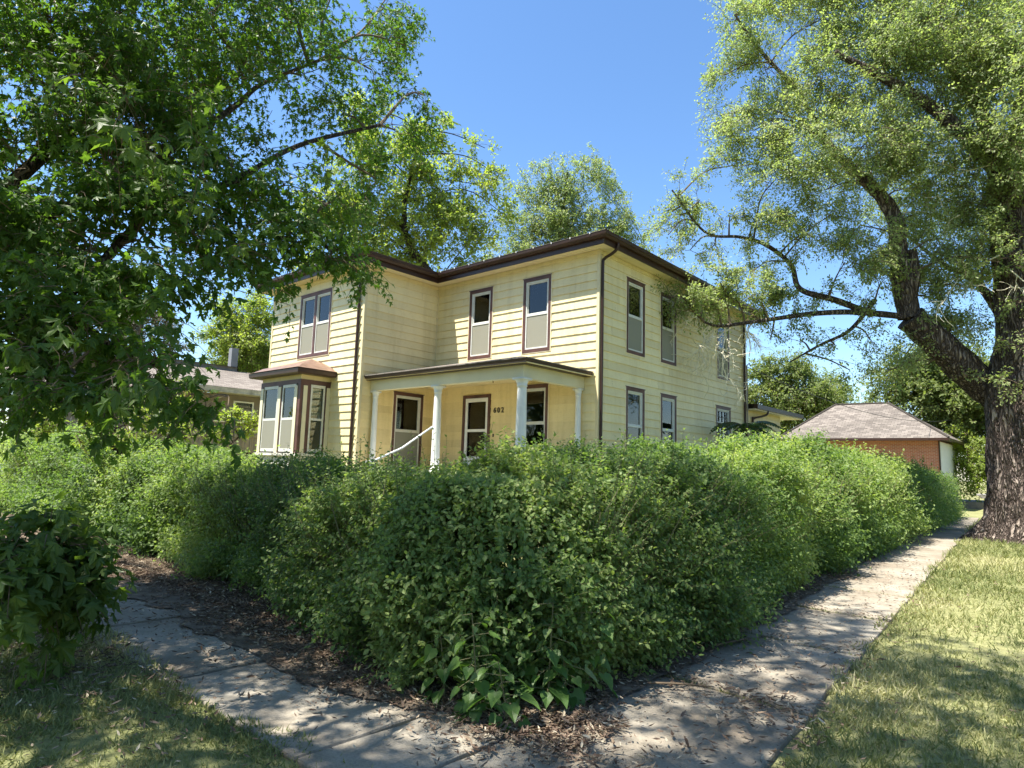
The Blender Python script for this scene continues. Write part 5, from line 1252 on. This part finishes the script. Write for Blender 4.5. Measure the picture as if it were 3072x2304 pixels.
T1 = B([(440, 125, 31, .9, .7), (425, 150, 31, 1.3, .9), (455, 160, 31.5, .9, .6), (485, 148, 32, .7, .5), (400, 180, 30, 1.6, 1), (440, 190, 31, 1.6, 1), (480, 185, 32, 1.2, .8), (503, 180, 32, .7, .5), (370, 210, 30, 1.6, 1), (410, 225, 31, 1.8, 1), (455, 225, 31.5, 1.6, .9), (490, 225, 32, 1.1, .6), (345, 240, 30, 1.6, .9), (385, 255, 30.5, 1.6, 1), (430, 250, 31, 1.6, .8), (470, 258, 31.5, 1.4, .7), (330, 200, 30, 1.3, .7), (350, 165, 30, 1.3, .8), (380, 150, 30, 1.3, .8), (320, 270, 30, 1.2, .7), (505, 215, 32, .7, .5), (360, 120, 31, 1.3, .6), (300, 230, 31, 1.4, .7)])
bgtree('tall_tree', 'tall yellow green tree rising directly behind the front wing roof', 'tree', MAT['leaf_yel'], T1, (-11, 14, .4), leaf=.20, per=1000, seed=21, limb=.035)
T2 = B([(583, 165, 38, 1.1, .8), (560, 175, 38, 1.3, .8), (600, 185, 38, 1.1, .8), (535, 185, 38, 1.3, .9), (515, 190, 38, .9, .8), (575, 205, 38, 1.6, 1), (610, 215, 38, 1.2, .8), (540, 215, 38, 1.6, 1), (515, 230, 38, 1.3, .9), (560, 235, 38, 1.6, 1), (600, 238, 38, 1.5, .9), (632, 235, 38, 1.2, .8), (650, 255, 38, .8, .6), (500, 255, 38, 1.2, .8), (530, 255, 38, 1.6, .9)])
bgtree('upright_tree', 'finely branched upright pale tree peeking over the main roof', 'tree', MAT['leaf_big'], T2, (-11, 24, .4), leaf=.17, per=1400, seed=22, up=np.array([.3, -.6, .5]), limb=.028, sub=11, fan=True)
bgtree('shrubby_tree', 'rounded bright green tree between the neighbor house and the front wing', 'tree', MAT['leaf_yel'], B([(235, 312, 36, 1.2, 1), (255, 318, 36, 1.3, 1), (225, 335, 36, 1.1, 1), (250, 345, 36, 1.8, 1.2), (270, 340, 36, 1.3, 1), (222, 358, 36, 1, .9), (245, 372, 36, 1.6, 1), (275, 370, 36, 1.4, 1), (215, 340, 36, .6, .7)]), (-24, 8, .3), leaf=.17, per=1100, seed=23, limb=.04)
bgtree('greyish_tree', 'grey green tree behind the neighbor roof beside the maple', 'tree', MAT['leaf_grey'], B([(150, 325, 42, 1.6, 1), (165, 338, 42, 1.2, .9), (140, 345, 42, 1.6, 1), (175, 348, 42, .7, .6), (125, 320, 42, 1.6, 1)]), (-33, 2, .3), leaf=.16, per=900, seed=24, limb=.04)
bgtree('dense_tree', 'yellow green tree over the garage left end, right behind the house', 'tree', MAT['leaf_mid'], B([(770, 372, 52, 1.2, 1), (790, 375, 52, 1.8, 1), (760, 390, 52, 1.6, 1), (785, 400, 52, 2.2, 1.2), (815, 395, 52, 1.9, 1.1), (835, 403, 52, 1.2, 1), (750, 410, 52, 1.6, 1), (775, 420, 52, 2, 1), (805, 418, 52, 2, 1), (800, 380, 52, 1.3, .9), (755, 375, 52, .9, .7)]), (-9, 37, .3), leaf=.22, per=900, seed=25, limb=.05)
bgtree('dense_tree', 'dark green broad tree filling the gap between garage roof and shade tree trunk', 'tree', MAT['leaf_mid'], B([(890, 385, 48, 1.7, 1), (920, 372, 48, 2, 1.1), (950, 375, 48, 2.2, 1.1), (975, 385, 48, 2.2, 1.1), (905, 402, 48, 2, 1.1), (935, 405, 48, 2.4, 1.2), (965, 415, 48, 2.4, 1.2), (995, 400, 48, 2.6, 1), (880, 400, 48, 1.2, .9), (990, 430, 48, 2.4, 1), (955, 430, 48, 1.6, 1), (1030, 400, 48, 2.6, 1), (1025, 440, 48, 2.4, 1)]), (4, 36, .2), leaf=.22, per=900, seed=26, limb=.06)
bgtree('bright_shrub', 'bright green shrub at the end of the sidewalk beside the garage', 'shrub', MAT['leaf_yel'], B([(962, 445, 46, 1.1, 1), (975, 455, 46, 1.2, 1), (968, 470, 46, 1.2, 1), (960, 480, 46, 1.1, 1), (985, 475, 46, 1.5, 1), (955, 462, 46, .9, 1), (1000, 460, 46, 1.6, 1)]), (4.6, 34.5, .1), leaf=.18, per=750, seed=27, limb=.03)
# yard shrubs and vine at left
bgtree('leafy_shrub', 'sunlit yellow green shrub behind the hedge under the maple tips', 'shrub', MAT['leaf_yel'], B([(100, 425, 15, .5, 1), (130, 425, 15, .5, 1), (60, 432, 15, .5, 1), (165, 432, 15, .45, 1), (190, 436, 15, .4, 1), (150, 420, 15.5, .4, .8), (30, 435, 15, .5, 1), (125, 405, 15.5, .4, .8), (80, 410, 15, .4, .7)]), (-6.4, -6.6, .3), leaf=.085, per=1700, seed=28, slen=.25, limb=.012)
bgtree('grape_vine', 'bright leafy vine draped over the board fence beside the bay window', 'vine', MAT['leaf_yel'], B([(225, 423, 21.3, .33, 1.2), (240, 420, 21.3, .38, 1.2), (253, 421, 21.3, .36, 1.2), (262, 425, 21.2, .3, 1.1), (212, 428, 21.3, .26, 1.1), (235, 429, 21.2, .3, 1), (250, 430, 21.2, .3, 1)]), (-12.6, 1.2, .3), leaf=.12, per=1500, seed=29, slen=.2, limb=.012)
bgtree('leafy_shrub', 'small yellow leaved bush against the neighbor house wall', 'shrub', MAT['leaf_yel'], B([(178, 400, 19, .38, 1), (172, 410, 19, .42, 1), (185, 392, 19, .3, .8), (165, 395, 19, .35, .8)]), (-10.4, -6.0, .3), leaf=.10, per=1300, seed=30, slen=.25, limb=.012)
# distant row so that no bare horizon shows
lab = ['distant full crowned tree far down the street at the left', 'distant rounded tree behind the maple at the far left', 'distant tree behind the neighbor house',
       'distant tree beyond the alley far behind the yellow house', 'distant broad tree beyond the house rear', 'distant tree past the cross alley at the sidewalk end', 'distant tree right of the shade tree trunk',
       'tree across the front street, farthest left of its row', 'tree across the front street, second from the left', 'tree across the front street opposite the porch', 'tree across the front street at the corner',
       'tree across the side street nearest the corner', 'tree across the side street facing the hedge', 'tree across the side street facing the house side', 'tree across the side street nearest the garage']
spots = [(-60, -22, 11), (-52, -4, 12), (-44, 14, 11), (-30, 52, 11), (-14, 64, 12), (6, 76, 11), (20, 66, 12), (-26, -33, 14), (-12, -32, 15), (1, -34, 14), (14, -33, 14), (31, -18, 14), (33, -3, 15), (32, 11, 14), (34, 26, 14)]
for k, (x, y, h) in enumerate(spots):
    rg = np.random.default_rng(k+40); bl_ = []
    for q in range(16 if k < 7 else 26):
        a_ = rg.uniform(0, 6.28); rr = rg.uniform(0, 3.6); zz_ = rg.uniform(.18, .92)*h
        bl_.append(((x+math.cos(a_)*rr, y+math.sin(a_)*rr, zz_), 2.3, 1.0))
    bgtree('background_tree', lab[k], 'tree', MAT['leaf_mid'], bl_, (x, y, 0), leaf=.38, per=170, seed=50+k, limb=.06, group='distant trees round the block')
